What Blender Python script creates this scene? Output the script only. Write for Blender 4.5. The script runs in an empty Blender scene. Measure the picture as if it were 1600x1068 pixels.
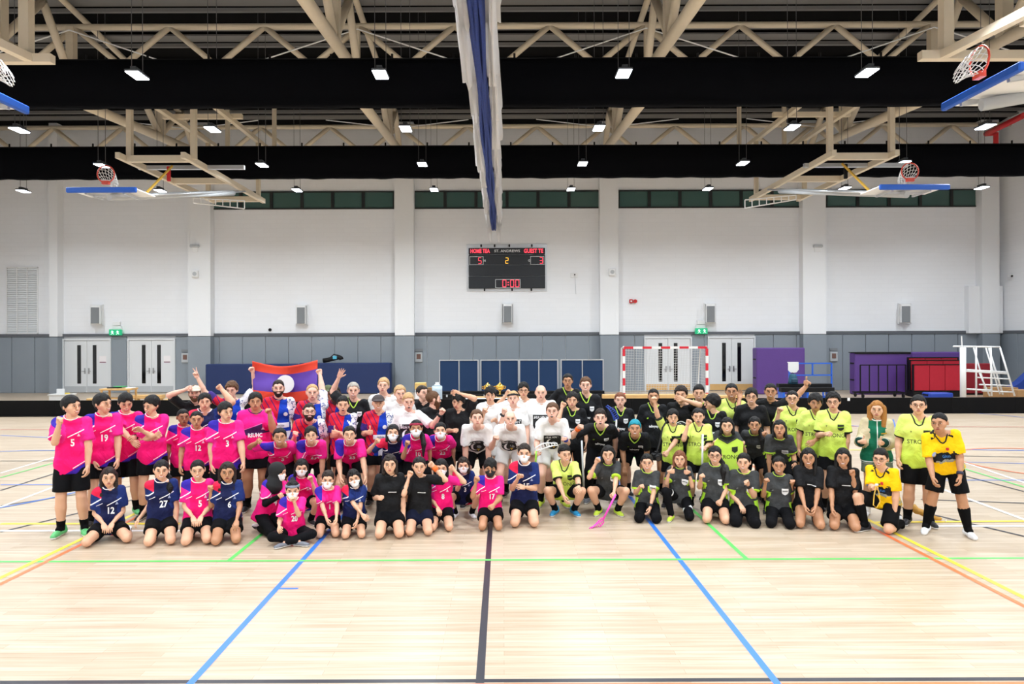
import bpy, math, random
import numpy as np
from mathutils import Vector, Matrix
from mathutils.bvhtree import BVHTree

# ------------------------------------------------------------------ camera, light, exposure
FPX, CX, CY, CAMH, TH = 1100.0, 786.0, 528.0, 2.4, 0.0035
scene = bpy.context.scene
COL = scene.collection
cam_d = bpy.data.cameras.new('camera'); cam = bpy.data.objects.new('camera', cam_d); COL.objects.link(cam)
cam.location = (0, 0, CAMH); cam.rotation_euler = (math.radians(90), TH, 0)
cam_d.sensor_width = 36; cam_d.lens = 36 * FPX / 1600
cam_d.shift_x = (800 - CX) / 1600; cam_d.shift_y = -(534 - CY) / 1600
cam_d.clip_end = 200
scene.camera = cam
world = bpy.data.worlds.new('world'); scene.world = world; world.use_nodes = True
world.node_tree.nodes['Background'].inputs[0].default_value = (0.5, 0.6, 0.8, 1)
world.node_tree.nodes['Background'].inputs[1].default_value = 0.02
scene.view_settings.view_transform = 'Standard'; scene.view_settings.look = 'None'
scene.view_settings.gamma = 1.0; scene.view_settings.use_curve_mapping = False
scene.view_settings.exposure = 0.14
LAMP_W = 138.0
LAMP_SPREAD = math.radians(150)

random.seed(7); rng = np.random.default_rng(11)

def W(px, py, d):
    """photo pixel + depth (m from the camera) -> point in the hall"""
    dx, dy = px - CX, py - CY
    dx, dy = dx - dy * TH, dy + dx * TH
    return Vector((dx * d / FPX, d, CAMH - dy * d / FPX))
def lin(c):
    c = c / 255.0
    return c / 12.92 if c <= 0.04045 else ((c + 0.055) / 1.055) ** 2.4
def rgb(r, g, b): return (lin(r), lin(g), lin(b), 1.0)

# ------------------------------------------------------------------ materials
MATS = {}
def mat(name, col, rough=0.6, metal=0.0, emit=None, estr=0.0, var=0.0, vscale=8.0, bump=0.0, bscale=60.0, spec=0.5, alpha=None):
    if name in MATS: return MATS[name]
    m = bpy.data.materials.new(name); m.use_nodes = True; MATS[name] = m
    nt = m.node_tree; b = nt.nodes['Principled BSDF']
    c = rgb(*col)
    b.inputs['Base Color'].default_value = c; b.inputs['Roughness'].default_value = rough
    b.inputs['Metallic'].default_value = metal; b.inputs['Specular IOR Level'].default_value = spec
    if emit: b.inputs['Emission Color'].default_value = rgb(*emit); b.inputs['Emission Strength'].default_value = estr
    if alpha is not None: b.inputs['Alpha'].default_value = alpha
    if var or bump:
        tc = nt.nodes.new('ShaderNodeTexCoord')
        n = nt.nodes.new('ShaderNodeTexNoise'); n.inputs['Scale'].default_value = vscale; n.inputs['Detail'].default_value = 4
        nt.links.new(tc.outputs['Object'], n.inputs['Vector'])
        if var:
            mx = nt.nodes.new('ShaderNodeMix'); mx.data_type = 'RGBA'
            mx.inputs['A'].default_value = tuple(x * (1 - var) for x in c[:3]) + (1,)
            mx.inputs['B'].default_value = tuple(min(1, x * (1 + var)) for x in c[:3]) + (1,)
            nt.links.new(n.outputs['Fac'], mx.inputs['Factor']); nt.links.new(mx.outputs['Result'], b.inputs['Base Color'])
        if bump:
            n2 = nt.nodes.new('ShaderNodeTexNoise'); n2.inputs['Scale'].default_value = bscale; n2.inputs['Detail'].default_value = 3
            nt.links.new(tc.outputs['Object'], n2.inputs['Vector'])
            bp = nt.nodes.new('ShaderNodeBump'); bp.inputs['Strength'].default_value = bump; bp.inputs['Distance'].default_value = 0.02
            nt.links.new(n2.outputs['Fac'], bp.inputs['Height']); nt.links.new(bp.outputs['Normal'], b.inputs['Normal'])
    return m

class E:
    """small arithmetic on shader sockets"""
    def __init__(s, nt, sock): s.nt, s.s = nt, sock
    def op(s, o, *a):
        n = s.nt.nodes.new('ShaderNodeMath'); n.operation = o
        for i, x in enumerate((s,) + a):
            if isinstance(x, E): s.nt.links.new(x.s, n.inputs[i])
            else: n.inputs[i].default_value = x
        return E(s.nt, n.outputs[0])
    def __add__(s, o): return s.op('ADD', o)
    def __sub__(s, o): return s.op('SUBTRACT', o)
    def __mul__(s, o): return s.op('MULTIPLY', o)
    def __gt__(s, o): return s.op('GREATER_THAN', o)
    def __lt__(s, o): return s.op('LESS_THAN', o)
    def __and__(s, o): return s.op('MULTIPLY', o)
    def __or__(s, o): return s.op('MAXIMUM', o)
    def abs(s): return s.op('ABSOLUTE')
    def sin(s): return s.op('SINE')
    def sat(s): n = s.op('ADD', 0.0); n.s.node.use_clamp = True; return n
def cmix(nt, f, a, b):
    n = nt.nodes.new('ShaderNodeMix'); n.data_type = 'RGBA'
    nt.links.new(f.s, n.inputs['Factor'])
    for k, x in (('A', a), ('B', b)):
        if isinstance(x, tuple): n.inputs[k].default_value = x
        else: nt.links.new(x, n.inputs[k])
    return n.outputs['Result']
def shirt_mat(name, fn, rough=0.75, bump=0.35):
    m = bpy.data.materials.new(name); m.use_nodes = True; nt = m.node_tree; b = nt.nodes['Principled BSDF']
    at = nt.nodes.new('ShaderNodeAttribute'); at.attribute_name = 'tl'
    sp = nt.nodes.new('ShaderNodeSeparateXYZ'); nt.links.new(at.outputs['Vector'], sp.inputs[0])
    a2 = nt.nodes.new('ShaderNodeAttribute'); a2.attribute_name = 'sl'
    u, v, w = (E(nt, sp.outputs[i]) for i in range(3)); sl = E(nt, a2.outputs['Fac'])
    nz = nt.nodes.new('ShaderNodeTexNoise'); nz.inputs['Scale'].default_value = 30; nt.links.new(at.outputs['Vector'], nz.inputs['Vector'])
    col = fn(nt, u, v, w, sl, E(nt, nz.outputs['Fac']))
    if isinstance(col, tuple): b.inputs['Base Color'].default_value = col
    else: nt.links.new(col, b.inputs['Base Color'])
    b.inputs['Roughness'].default_value = rough; b.inputs['Specular IOR Level'].default_value = 0.25
    n2 = nt.nodes.new('ShaderNodeTexNoise'); n2.inputs['Scale'].default_value = 14; n2.inputs['Detail'].default_value = 2; n2.inputs['Distortion'].default_value = 1.2
    nt.links.new(at.outputs['Vector'], n2.inputs['Vector'])
    bp = nt.nodes.new('ShaderNodeBump'); bp.inputs['Strength'].default_value = bump; bp.inputs['Distance'].default_value = 0.05
    nt.links.new(n2.outputs['Fac'], bp.inputs['Height']); nt.links.new(bp.outputs['Normal'], b.inputs['Normal'])
    MATS[name] = m
    return m

# ------------------------------------------------------------------ mesh helpers
def mesh_quads(name, V, F, mi=None, smooth=True, mats=()):
    V = np.asarray(V, np.float32); F = np.asarray(F, np.int32)
    me = bpy.data.meshes.new(name)
    me.vertices.add(len(V)); me.vertices.foreach_set('co', V.ravel())
    n = F.shape[1]
    me.loops.add(F.size); me.loops.foreach_set('vertex_index', F.ravel())
    me.polygons.add(len(F)); me.polygons.foreach_set('loop_start', np.arange(len(F), dtype=np.int32) * n)
    if mi is not None: me.polygons.foreach_set('material_index', np.asarray(mi, np.int32))
    me.polygons.foreach_set('use_smooth', np.full(len(F), smooth))
    for m in mats: me.materials.append(m)
    me.update(calc_edges=True)
    return me
def link(name, me, parent=None, label=None, cat=None, group=None, kind=None, loc=None):
    o = bpy.data.objects.new(name, me); COL.objects.link(o)
    if parent: o.parent = parent
    if loc is not None: o.location = loc
    if label: o['label'] = label
    if cat: o['category'] = cat
    if group: o['group'] = group
    if kind: o['kind'] = kind
    return o
def thing(name, label, cat, loc=(0, 0, 0), group=None, rotz=0.0):
    o = link(name, None, None, label, cat, group, None, loc); o.rotation_euler.z = rotz
    return o
class MB:
    """collects boxes, tubes and polygons of ONE piece"""
    def __init__(s): s.v = []; s.f = []; s.m = []; s.cur = 0
    def add(s, v, f):
        o = len(s.v); s.v += [tuple(p) for p in v]; s.f += [tuple(i + o for i in q) for q in f]; s.m += [s.cur] * len(f); return s
    def box(s, x0, x1, y0, y1, z0, z1):
        v = [(x0,y0,z0),(x1,y0,z0),(x1,y1,z0),(x0,y1,z0),(x0,y0,z1),(x1,y0,z1),(x1,y1,z1),(x0,y1,z1)]
        return s.add(v, [(0,3,2,1),(4,5,6,7),(0,1,5,4),(1,2,6,5),(2,3,7,6),(3,0,4,7)])
    def bbox(s, x0, x1, y0, y1, z0, z1, b=0.01):
        """chamfered box"""
        b = min(b, abs(x1-x0)*.45, abs(y1-y0)*.45, abs(z1-z0)*.45)
        X, Y, Z = (x0, x1), (y0, y1), (z0, z1); v = []; ix = {}
        for i in (0,1):
            for j in (0,1):
                for k in (0,1):
                    sx, sy, sz = (1-2*i)*b, (1-2*j)*b, (1-2*k)*b
                    for a in range(3):
                        ix[i,j,k,a] = len(v)
                        v.append((X[i]+(sx if a != 0 else 0), Y[j]+(sy if a != 1 else 0), Z[k]+(sz if a != 2 else 0)))
        f = []
        for i in (0,1): f.append([ix[i,0,0,0], ix[i,1,0,0], ix[i,1,1,0], ix[i,0,1,0]][::(1 if i else -1)])
        for j in (0,1): f.append([ix[0,j,0,1], ix[0,j,1,1], ix[1,j,1,1], ix[1,j,0,1]][::(1 if j else -1)])
        for k in (0,1): f.append([ix[0,0,k,2], ix[1,0,k,2], ix[1,1,k,2], ix[0,1,k,2]][::(1 if k else -1)])
        for i in (0,1):
            for j in (0,1): f.append([ix[i,j,0,0], ix[i,j,1,0], ix[i,j,1,1], ix[i,j,0,1]][::(1 if (i+j)%2==0 else -1)][::-1])
        for i in (0,1):
            for k in (0,1): f.append([ix[i,0,k,0], ix[i,1,k,0], ix[i,1,k,2], ix[i,0,k,2]][::(1 if (i+k)%2==0 else -1)])
        for j in (0,1):
            for k in (0,1): f.append([ix[0,j,k,1], ix[1,j,k,1], ix[1,j,k,2], ix[0,j,k,2]][::(1 if (j+k)%2==0 else -1)][::-1])
        for i in (0,1):
            for j in (0,1):
                for k in (0,1): f.append([ix[i,j,k,0], ix[i,j,k,1], ix[i,j,k,2]][::(1 if (i+j+k)%2 else -1)])
        return s.add(v, f)
    def tube(s, pts, r, n=8, caps=True, r2=None):
        pts = [Vector(p) for p in pts]; rings = []; m = len(pts)
        t0 = (pts[1] - pts[0]).normalized()
        up = Vector((0,0,1)) if abs(t0.z) < .9 else Vector((0,1,0))
        a = t0.cross(up).normalized(); v = []; f = []
        for i, p in enumerate(pts):
            t = (pts[min(i+1,m-1)] - pts[max(i-1,0)]).normalized()
            a = (a - t * a.dot(t)).normalized(); b = t.cross(a)
            rr = r if r2 is None else r + (r2 - r) * i / (m - 1)
            for k in range(n):
                th = 2*math.pi*(k+.5)/n; v.append(p + (a*math.cos(th) + b*math.sin(th))*rr)
        for i in range(m-1):
            for k in range(n):
                k2 = (k+1) % n; f.append((i*n+k, i*n+k2, (i+1)*n+k2, (i+1)*n+k))
        if caps: f += [tuple(range(n))[::-1], tuple((m-1)*n+k for k in range(n))]
        return s.add(v, f)
    def beam(s, p, q, w, h=None):
        """square-section bar"""
        h = h or w; p, q = Vector(p), Vector(q); t = (q-p).normalized()
        up = Vector((0,0,1)) if abs(t.z) < .95 else Vector((0,1,0))
        a = t.cross(up).normalized()*w/2; b = t.cross(a).normalized()*h/2
        v = [e + x*a + y*b for e in (p, q) for x, y in ((-1,-1),(1,-1),(1,1),(-1,1))]
        return s.add(v, [(0,1,2,3)[::-1],(4,5,6,7),(0,1,5,4),(1,2,6,5),(2,3,7,6),(3,0,4,7)])
    def prism(s, poly, y0, y1):
        """outline in x,z extruded in y"""
        n = len(poly); v = [(x,y0,z) for x,z in poly] + [(x,y1,z) for x,z in poly]
        f = [tuple(range(n)), tuple(range(2*n-1, n-1, -1))] + [((i+1)%n, i, n+i, n+(i+1)%n) for i in range(n)]
        return s.add(v, f)
    def build(s, name, m, parent=None, smooth=False, **kw):
        me = bpy.data.meshes.new(name); me.from_pydata(s.v, [], s.f)
        for x in (m if isinstance(m, (list, tuple)) else [m]): me.materials.append(x)
        if max(s.m): me.polygons.foreach_set('material_index', s.m)
        if smooth: me.polygons.foreach_set('use_smooth', [len(f) <= 4 for f in s.f])
        me.update()
        return link(name, me, parent, **kw)
def dup(root, loc, label=None, scale=None):
    r = root.copy(); COL.objects.link(r); r.location = loc
    if label: r['label'] = label
    for c in root.children:
        k = c.copy(); COL.objects.link(k); k.parent = r
        for g in c.children:
            q = g.copy(); COL.objects.link(q); q.parent = k
    return r
TXT = {}
def text_mesh(s, bold=0.0, spacing=1.0):
    """flat lettering: verts (x,y) with cap height 1, centred; triangles"""
    key = (s, bold, spacing)
    if key in TXT: return TXT[key]
    cu = bpy.data.curves.new('lettering', 'FONT'); cu.body = s; cu.offset = bold; cu.resolution_u = 2; cu.space_character = spacing
    o = bpy.data.objects.new('lettering', cu); COL.objects.link(o)
    dg = bpy.context.evaluated_depsgraph_get(); me = bpy.data.meshes.new_from_object(o.evaluated_get(dg))
    v = np.array([x.co[:2] for x in me.vertices]); f = [tuple(p.vertices) for p in me.polygons]
    bpy.data.objects.remove(o); bpy.data.curves.remove(cu); bpy.data.meshes.remove(me)
    v -= (v.min(0) + v.max(0)) / 2; v /= max(1e-6, v[:, 1].max() * 2) 
    TXT[key] = (v, f)
    return TXT[key]
def flat_text(s, parent, m, x, y, z, height, name='lettering', width=None, bold=0.02):
    """lettering standing in the x-z plane, facing -y"""
    v, f = text_mesh(s, bold); sx = height
    if width: sx = width / (v[:, 0].max() - v[:, 0].min())
    me = bpy.data.meshes.new(name); me.from_pydata([(x + a*sx, y, z + b*height) for a, b in v], [], f); me.materials.append(m)
    return link(name, me, parent)

# ------------------------------------------------------------------ setting
DW = 31.8                                   # back wall
XL, XR, YB, ZR = -23.2, 22.45, -5.0, 13.7
def Wx(px, d=DW): return (px - CX) * d / FPX
def Wz(py, d=DW): return CAMH - (py - CY) * d / FPX

def floor_material():
    m = bpy.data.materials.new('maple_floor'); m.use_nodes = True; nt = m.node_tree; b = nt.nodes['Principled BSDF']
    tc = nt.nodes.new('ShaderNodeTexCoord')
    br = nt.nodes.new('ShaderNodeTexBrick'); nt.links.new(tc.outputs['Object'], br.inputs['Vector'])
    br.inputs['Color1'].default_value = rgb(200, 183, 163); br.inputs['Color2'].default_value = rgb(184, 165, 142)
    br.inputs['Mortar'].default_value = rgb(168, 146, 120)
    br.inputs['Scale'].default_value = 1; br.inputs['Brick Width'].default_value = 1.3; br.inputs['Row Height'].default_value = 0.075
    br.inputs['Mortar Size'].default_value = 0.0016; br.inputs['Bias'].default_value = -0.1; br.offset = 0.37
    mp = nt.nodes.new('ShaderNodeMapping'); mp.inputs['Scale'].default_value = (1.2, 22, 1); nt.links.new(tc.outputs['Object'], mp.inputs['Vector'])
    nz = nt.nodes.new('ShaderNodeTexNoise'); nz.inputs['Scale'].default_value = 1.0; nz.inputs['Detail'].default_value = 5; nt.links.new(mp.outputs[0], nz.inputs['Vector'])
    mx = nt.nodes.new('ShaderNodeMix'); mx.data_type = 'RGBA'; mx.blend_type = 'MULTIPLY'; mx.inputs['Factor'].default_value = 0.55
    rp = nt.nodes.new('ShaderNodeValToRGB'); rp.color_ramp.elements[0].position = .3; rp.color_ramp.elements[0].color = rgb(214, 196, 172)
    rp.color_ramp.elements[1].position = .62; rp.color_ramp.elements[1].color = (1, 1, 1, 1)
    nt.links.new(nz.outputs['Fac'], rp.inputs[0]); nt.links.new(br.outputs['Color'], mx.inputs['A']); nt.links.new(rp.outputs[0], mx.inputs['B'])
    nt.links.new(mx.outputs['Result'], b.inputs['Base Color'])
    b.inputs['Roughness'].default_value = 0.34; b.inputs['Specular IOR Level'].default_value = 0.45
    return m
def wall_material(name, c):
    m = bpy.data.materials.new(name); m.use_nodes = True; nt = m.node_tree; b = nt.nodes['Principled BSDF']
    tc = nt.nodes.new('ShaderNodeTexCoord'); mp = nt.nodes.new('ShaderNodeMapping'); mp.inputs['Rotation'].default_value = (math.radians(90), 0, 0)
    nt.links.new(tc.outputs['Object'], mp.inputs['Vector'])
    br = nt.nodes.new('ShaderNodeTexBrick'); nt.links.new(mp.outputs[0], br.inputs['Vector']); br.inputs['Scale'].default_value = 1
    br.inputs['Brick Width'].default_value = .6; br.inputs['Row Height'].default_value = .2; br.inputs['Mortar Size'].default_value = .006
    c0 = rgb(*c); br.inputs['Color1'].default_value = c0; br.inputs['Color2'].default_value = tuple(x*.985 for x in c0[:3]) + (1,)
    br.inputs['Mortar'].default_value = tuple(x*.95 for x in c0[:3]) + (1,)
    nt.links.new(br.outputs['Color'], b.inputs['Base Color']); b.inputs['Roughness'].default_value = .7
    bp = nt.nodes.new('ShaderNodeBump'); bp.inputs['Strength'].default_value = .15; bp.inputs['Distance'].default_value = .004
    iv = nt.nodes.new('ShaderNodeMath'); iv.operation = 'SUBTRACT'; iv.inputs[0].default_value = 1; nt.links.new(br.outputs['Fac'], iv.inputs[1])
    nt.links.new(iv.outputs[0], bp.inputs['Height']); nt.links.new(bp.outputs['Normal'], b.inputs['Normal'])
    return m
M_WALL = wall_material('painted_block_wall', (243, 245, 249))
M_COLUMN = mat('painted_column', (240, 242, 245), .7)
M_PANEL = mat('grey_wall_panel', (140, 149, 158), .55, var=.04, vscale=2)
M_TRIM = mat('dark_grey_trim', (92, 96, 102), .5)
M_BEIGE = mat('beige_steel', (222, 208, 184), .5, var=.04)
M_BLACK = mat('black_cloth', (10, 11, 15), .95, bump=.25, bscale=5, spec=.06)
M_ROOF = mat('dark_roof_deck', (17, 17, 18), .9, spec=.08)
M_PURLIN = mat('grey_purlin', (118, 117, 116), .6)
M_WHITE = mat('white_paint', (238, 239, 240), .5)
M_DOOR = mat('door_white', (222, 225, 228), .45)
M_BGLASS = mat('black_glass', (12, 13, 15), .08)
M_GGLASS = mat('green_window_glass', (66, 98, 94), .15, spec=.6)
M_FRAMEG = mat('dark_window_frame', (26, 32, 33), .5)
M_ALU = mat('aluminium', (205, 208, 212), .35, metal=.6)
M_STEEL = mat('brushed_steel', (170, 172, 176), .35, metal=.8)
M_GREYP = mat('grey_plastic', (128, 132, 136), .6)
M_LGREY = mat('light_grey_plastic', (186, 190, 194), .6)
M_BLK = mat('black_plastic', (14, 14, 16), .5, spec=.25)
M_WOOD = mat('beech_wood', (214, 172, 112), .5, var=.12, vscale=6)
M_GREENE = mat('exit_green', (20, 150, 100), .4, emit=(40, 200, 140), estr=.45)
M_WHITEE = mat('exit_white', (240, 255, 250), .4, emit=(235, 255, 248), estr=.9)
M_RED = mat('red_plastic', (200, 30, 36), .5)

floor = MB().add([(XL,YB,0),(XR,YB,0),(XR,DW,0),(XL,DW,0),(XL,YB,-.2),(XR,YB,-.2),(XR,DW,-.2),(XL,DW,-.2)],
                 [(0,1,2,3),(7,6,5,4),(0,4,5,1),(1,5,6,2),(2,6,7,3),(3,7,4,0)]).build('floor', floor_material(), kind='structure', label='pale maple sports hall floor with court lines')
# court lines (paint, a hair above the boards)
LZ = [0.0012]
def line_mat(n, c): return mat('line_paint_' + n, c, .35)
def strip(pts, w, m, name='court_line'):
    LZ[0] += .00012; z = LZ[0]; pts = [Vector((x, y, 0)) for x, y in pts]; v = []; f = []
    for i, p in enumerate(pts):
        t = (pts[min(i+1, len(pts)-1)] - pts[max(i-1, 0)]).normalized(); n = Vector((-t.y, t.x, 0)) * w/2
        v += [(p.x+n.x, p.y+n.y, z), (p.x-n.x, p.y-n.y, z)]
    for i in range(len(pts)-1): f.append((2*i+1, 2*i+3, 2*i+2, 2*i))
    return MB().add(v, f).build(name, m, floor)
LB, LK, LG, LY, LO, LW, LR = (line_mat(n, c) for n, c in (('blue', (52, 118, 214)), ('black', (40, 40, 50)), ('green', (92, 205, 98)), ('yellow', (246, 220, 60)), ('orange', (240, 116, 66)), ('white', (246, 246, 246)), ('red', (196, 92, 84))))
strip([(XL+2, 4.935), (XR-2, 4.935)], .05, LK); strip([(-1.0, 4.87), (XR-2, 4.87)], .045, LO)
strip([(-.17, 4.9), (-.17, 25)], .06, LK)
strip([(-2.19, 4.3), (-2.17, 17)], .055, LB); strip([(1.89, 4.3), (1.93, 17)], .055, LB)
strip([(-2.17, 7.1-.33), (-1.98, 7.1-.33)], .035, LB)
strip([(XL+4, 7.62), (XR-4, 7.62)], .05, LG); strip([(-2.98, 7.62), (-2.96, 16.6)], .05, LG); strip([(2.63, 7.62), (2.65, 16.6)], .05, LG)
strip([(-4.94, 3.5), (-4.98, 20)], .055, LO); strip([(-5.07, 3.5), (-5.11, 20)], .06, LY)
strip([(4.62, 3.5), (4.66, 20)], .055, LO); strip([(4.77, 3.5), (4.81, 20)], .06, LY)
# court markings beyond the group, both sides
def seg(p, q, w, m):
    a = [((p[0]-CX), p[1]+(p[0]-CX)*TH-CY), ((q[0]-CX), q[1]+(q[0]-CX)*TH-CY)]
    g = [(dx*CAMH/dy, CAMH*FPX/dy) for dx, dy in a]
    i, j = (0, 1) if a[0][0] > 0 else (1, 0)        # carry the line on behind the group
    k = 1.0 if abs(g[i][1]-g[j][1]) < 1.5 else .35
    g[i] = (g[i][0] + (g[i][0]-g[j][0])*k, g[i][1] + (g[i][1]-g[j][1])*k); strip(g, w, m)
seg((0, 831), (135, 798), .05, LK); seg((0, 790), (140, 769), .05, LK); seg((0, 766), (80, 741), .05, LK)
seg((0, 720), (84, 720), .05, LK); seg((0, 757), (80, 757), .04, LB); seg((0, 818), (140, 818), .07, LY); seg((0, 829), (140, 829), .06, LW)
seg((0, 792), (90, 758), .05, LW); seg((0, 739), (75, 717), .05, LW); seg((0, 746), (80, 724), .05, LG)
seg((0, 671), (90, 671), .06, LR); seg((0, 680), (90, 684), .05, LB)
seg((1513, 745), (1600, 768), .05, LK); seg((1440, 800), (1600, 838), .05, LK); seg((1500, 712), (1600, 714), .05, LK); seg((1518, 783), (1600, 786), .05, LK)
seg((1520, 727), (1600, 754), .06, LW); seg((1525, 784), (1600, 812), .06, LW); seg((1480, 815), (1600, 814), .07, LY); seg((1530, 822), (1600, 822), .06, LW)
seg((1515, 735), (1600, 761), .05, LG); seg((1515, 722), (1600, 724), .04, LB); seg((1515, 750), (1600, 750), .04, LB); seg((1400, 703), (1500, 703), .07, LY)
seg((1385, 666), (1600, 667), .06, LR); seg((1395, 718), (1440, 731), .05, LK); seg((1400, 672), (1395, 655), .03, LB)
def arc(cx, cy, r, a0, a1, w, m, n=48): strip([(cx + r*math.cos(a0+(a1-a0)*i/n), cy + r*math.sin(a0+(a1-a0)*i/n)) for i in range(n+1)], w, m)
arc(-9.9, 11.95, 3.3, -math.pi*.62, math.pi*.62, .05, LB)
arc(11.0, 19.4, 4.6, -math.pi*.6, math.pi*.42, .06, LB)
arc(10.6, 13.3, 1.8, math.pi*.4, math.pi*1.6, .06, LO)
arc(8.6, 18.3, 1.1, -math.pi*.42, math.pi*.42, .06, LB)

# walls
ZT = 16.9
wall_back = MB().box(XL-.3, XR+.3, DW, DW+.3, 0, ZT).build('wall_back', M_WALL, kind='structure', label='white painted back wall of the hall')
wall_left = MB().box(XL-.3, XL, YB, DW, 0, ZT).build('wall_left', M_WALL, kind='structure', label='white side wall left of the court')
wall_right = MB().box(XR, XR+.3, YB, DW, 0, ZT).build('wall_right', M_WALL, kind='structure', label='white side wall at the right edge')
wall_front = MB().box(XL-.3, XR+.3, YB-.3, YB, 0, ZT).build('wall_front', M_WALL, kind='structure', label='white end wall behind the photographer')
def roof_z(y): return 12.05 + .125*(DW - y)
ceiling = MB().add([(x_, y_, roof_z(y_)+dz_) for dz_ in (0, .25) for x_, y_ in ((XL-.3, YB-.3), (XR+.3, YB-.3), (XR+.3, DW+.3), (XL-.3, DW+.3))], [(0,3,2,1),(4,5,6,7),(0,1,5,4),(1,2,6,5),(2,3,7,6),(3,0,4,7)]).build('ceiling', M_ROOF, kind='structure', label='dark metal roof deck above the trusses')
for i in range(19):
    y = 11.2 + i*1.05
    MB().box(XL, XR, y, y+.11, roof_z(y)-.2, roof_z(y)-.08).build('purlin', M_PURLIN, ceiling)
for i in range(10):
    MB().box(XL, XR, 11.7 + i*2.1, 12.2 + i*2.1, roof_z(12.2 + i*2.1)-.06, roof_z(12.2 + i*2.1)-.005).build('deck_rib', M_PURLIN, ceiling)
COLS = [(77, 90), (294, 329), (617, 647), (938, 967), (1255, 1291), (1535, 1562)]
for k, (a, b) in enumerate(COLS):
    x0, x1 = Wx(a, DW-.45), Wx(b, DW-.45)
    MB().box(x0, x1, DW-.45, DW, Wz(523, DW-.45), 12.05).build('column', M_COLUMN, wall_back)
    MB().box(x0, x1, DW-.47, DW, 0, Wz(524, DW-.45)).build('column_cladding', M_PANEL, wall_back)
MB().box(Wx(1507), Wx(1560), DW-.3, DW, Wz(523), Wz(450)).build('wall_boxing', M_COLUMN, wall_back)
zt = Wz(522.5)
tr = MB().box(XL, XR, DW-.1, DW, zt-.03, zt+.1).build('trim_1', M_TRIM, kind='structure', label='dark grey rail above the back wall panels')
MB().box(XR-.08, XR, 20, DW-.1, zt-.03, zt+.1).build('trim_2', M_TRIM, kind='structure', label='dark grey rail along the right side wall')
DOORS = [(102, 173), (203, 273), (1008, 1078), (1107, 1177)]
pw = 36 * DW / FPX
x = XL
edges = []
while x < XR - .1: edges.append(x); x += pw
for x in edges:
    a, b = x + .012, min(x + pw, XR) - .012
    skip = [(Wx(p) - .06, Wx(q) + .06) for p, q in DOORS]
    segs = [(a, b)]
    for s0, s1 in skip:
        ns = []
        for p, q in segs:
            if q <= s0 or p >= s1: ns.append((p, q))
            else:
                if p < s0 - .1: ns.append((p, s0))
                if q > s1 + .1: ns.append((s1, q))
        segs = ns
    for p, q in segs:
        MB().bbox(p, q, DW-.06, DW, .0, zt-.03, .012).build('wall_panel', M_PANEL, wall_back)
for i in range(9): MB().bbox(XR-.06, XR, DW-.1-(i+1)*1.05+.012, DW-.1-i*1.05-.012, 0, zt-.03, .012).build('wall_panel', M_PANEL, wall_right)
M_BACKPAPER = mat('paper_notice', (240, 236, 238), .8); M_NOTE = mat('notice_purple', (120, 60, 90), .8)
for k, (a, b) in enumerate(DOORS):
    x0, x1 = Wx(a), Wx(b); zd = Wz(527.5); mx = (x0+x1)/2
    d = thing('door_%d' % (k+1), 'white double door %s' % ['at far left with paper notice', 'second from left beside blue mats', 'behind the handball goal', 'beside the tall purple mat'][k], 'door', (mx, DW, 0)); d['kind'] = 'structure'; del d['category']
    w = (x1-x0)/2
    fr = MB(); fr.box(-w-.06, -w, -.12, 0, 0, zd+.03); fr.box(w, w+.06, -.12, 0, 0, zd+.03); fr.box(-w, w, -.12, 0, zd-.05, zd+.03); fr.build('door_frame', M_DOOR, d)
    for s in (-1, 1):
        lx0, lx1 = (-w+.01, -.006) if s < 0 else (.006, w-.01)
        lf = MB().bbox(lx0, lx1, -.09, -.02, .02, zd-.06, .008).build('door_leaf', M_DOOR, d)
        gx = s * w * .34
        MB().bbox(gx-.085, gx+.085, -.1, -.085, .42, zd-.26, .01).build('glass_slit', M_BGLASS, lf)
        hd = MB(); hd.bbox(s*.09-.035, s*.09+.035, -.105, -.09, .86, 1.12, .01); hd.tube([(s*.09, -.105, .98), (s*.09, -.15, .98), (s*.2, -.15, .98)], .014, 6); hd.build('door_handle', M_STEEL, lf)
        MB().box(lx0+.02, lx1-.02, -.094, -.089, .03, .3).build('kick_plate', M_WOOD if k > 1 else M_LGREY, lf)
    if k < 2:
        MB().box(w*.55, w*.85, -.097, -.092, 1.35, 1.66).build('notice', M_BACKPAPER, d)
        MB().box(w*.56, w*.84, -.099, -.0965, 1.36, 1.4).build('notice_footer', M_NOTE, d)
# windows
z0, z1 = Wz(326), Wz(298)
for k, (a, b) in enumerate([(330, 616.5), (648, 938), (967, 1254), (1291, 1535)]):
    x0, x1 = Wx(a), Wx(b); n = max(1, round((x1-x0)/1.41)); pwid = (x1-x0)/n
    w_ = thing('window_%d' % (k+1), 'strip of dark green clerestory panes, %s' % ['leftmost bay', 'above the scoreboard', 'right of the scoreboard', 'rightmost bay'][k], 'window', ((x0+x1)/2, DW, z0)); w_['kind'] = 'structure'; del w_['category']
    hw = (x1-x0)/2
    f = MB(); f.box(-hw, hw, -.07, 0, 0, .06); f.box(-hw, hw, -.07, 0, z1-z0-.06, z1-z0); f.box(-hw, -hw+.05, -.07, 0, .06, z1-z0-.06); f.box(hw-.05, hw, -.07, 0, .06, z1-z0-.06); f.build('window_frame', M_FRAMEG, w_)
    for i in range(n):
        if i: MB().box(-hw+i*pwid-.07, -hw+i*pwid+.07, -.08, 0, .06, z1-z0-.06).build('mullion', M_FRAMEG, w_)
        MB().box(-hw+i*pwid+.05, -hw+(i+1)*pwid-.05, -.03, -.01, .05, z1-z0-.05).build('pane', M_GGLASS, w_)

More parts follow.
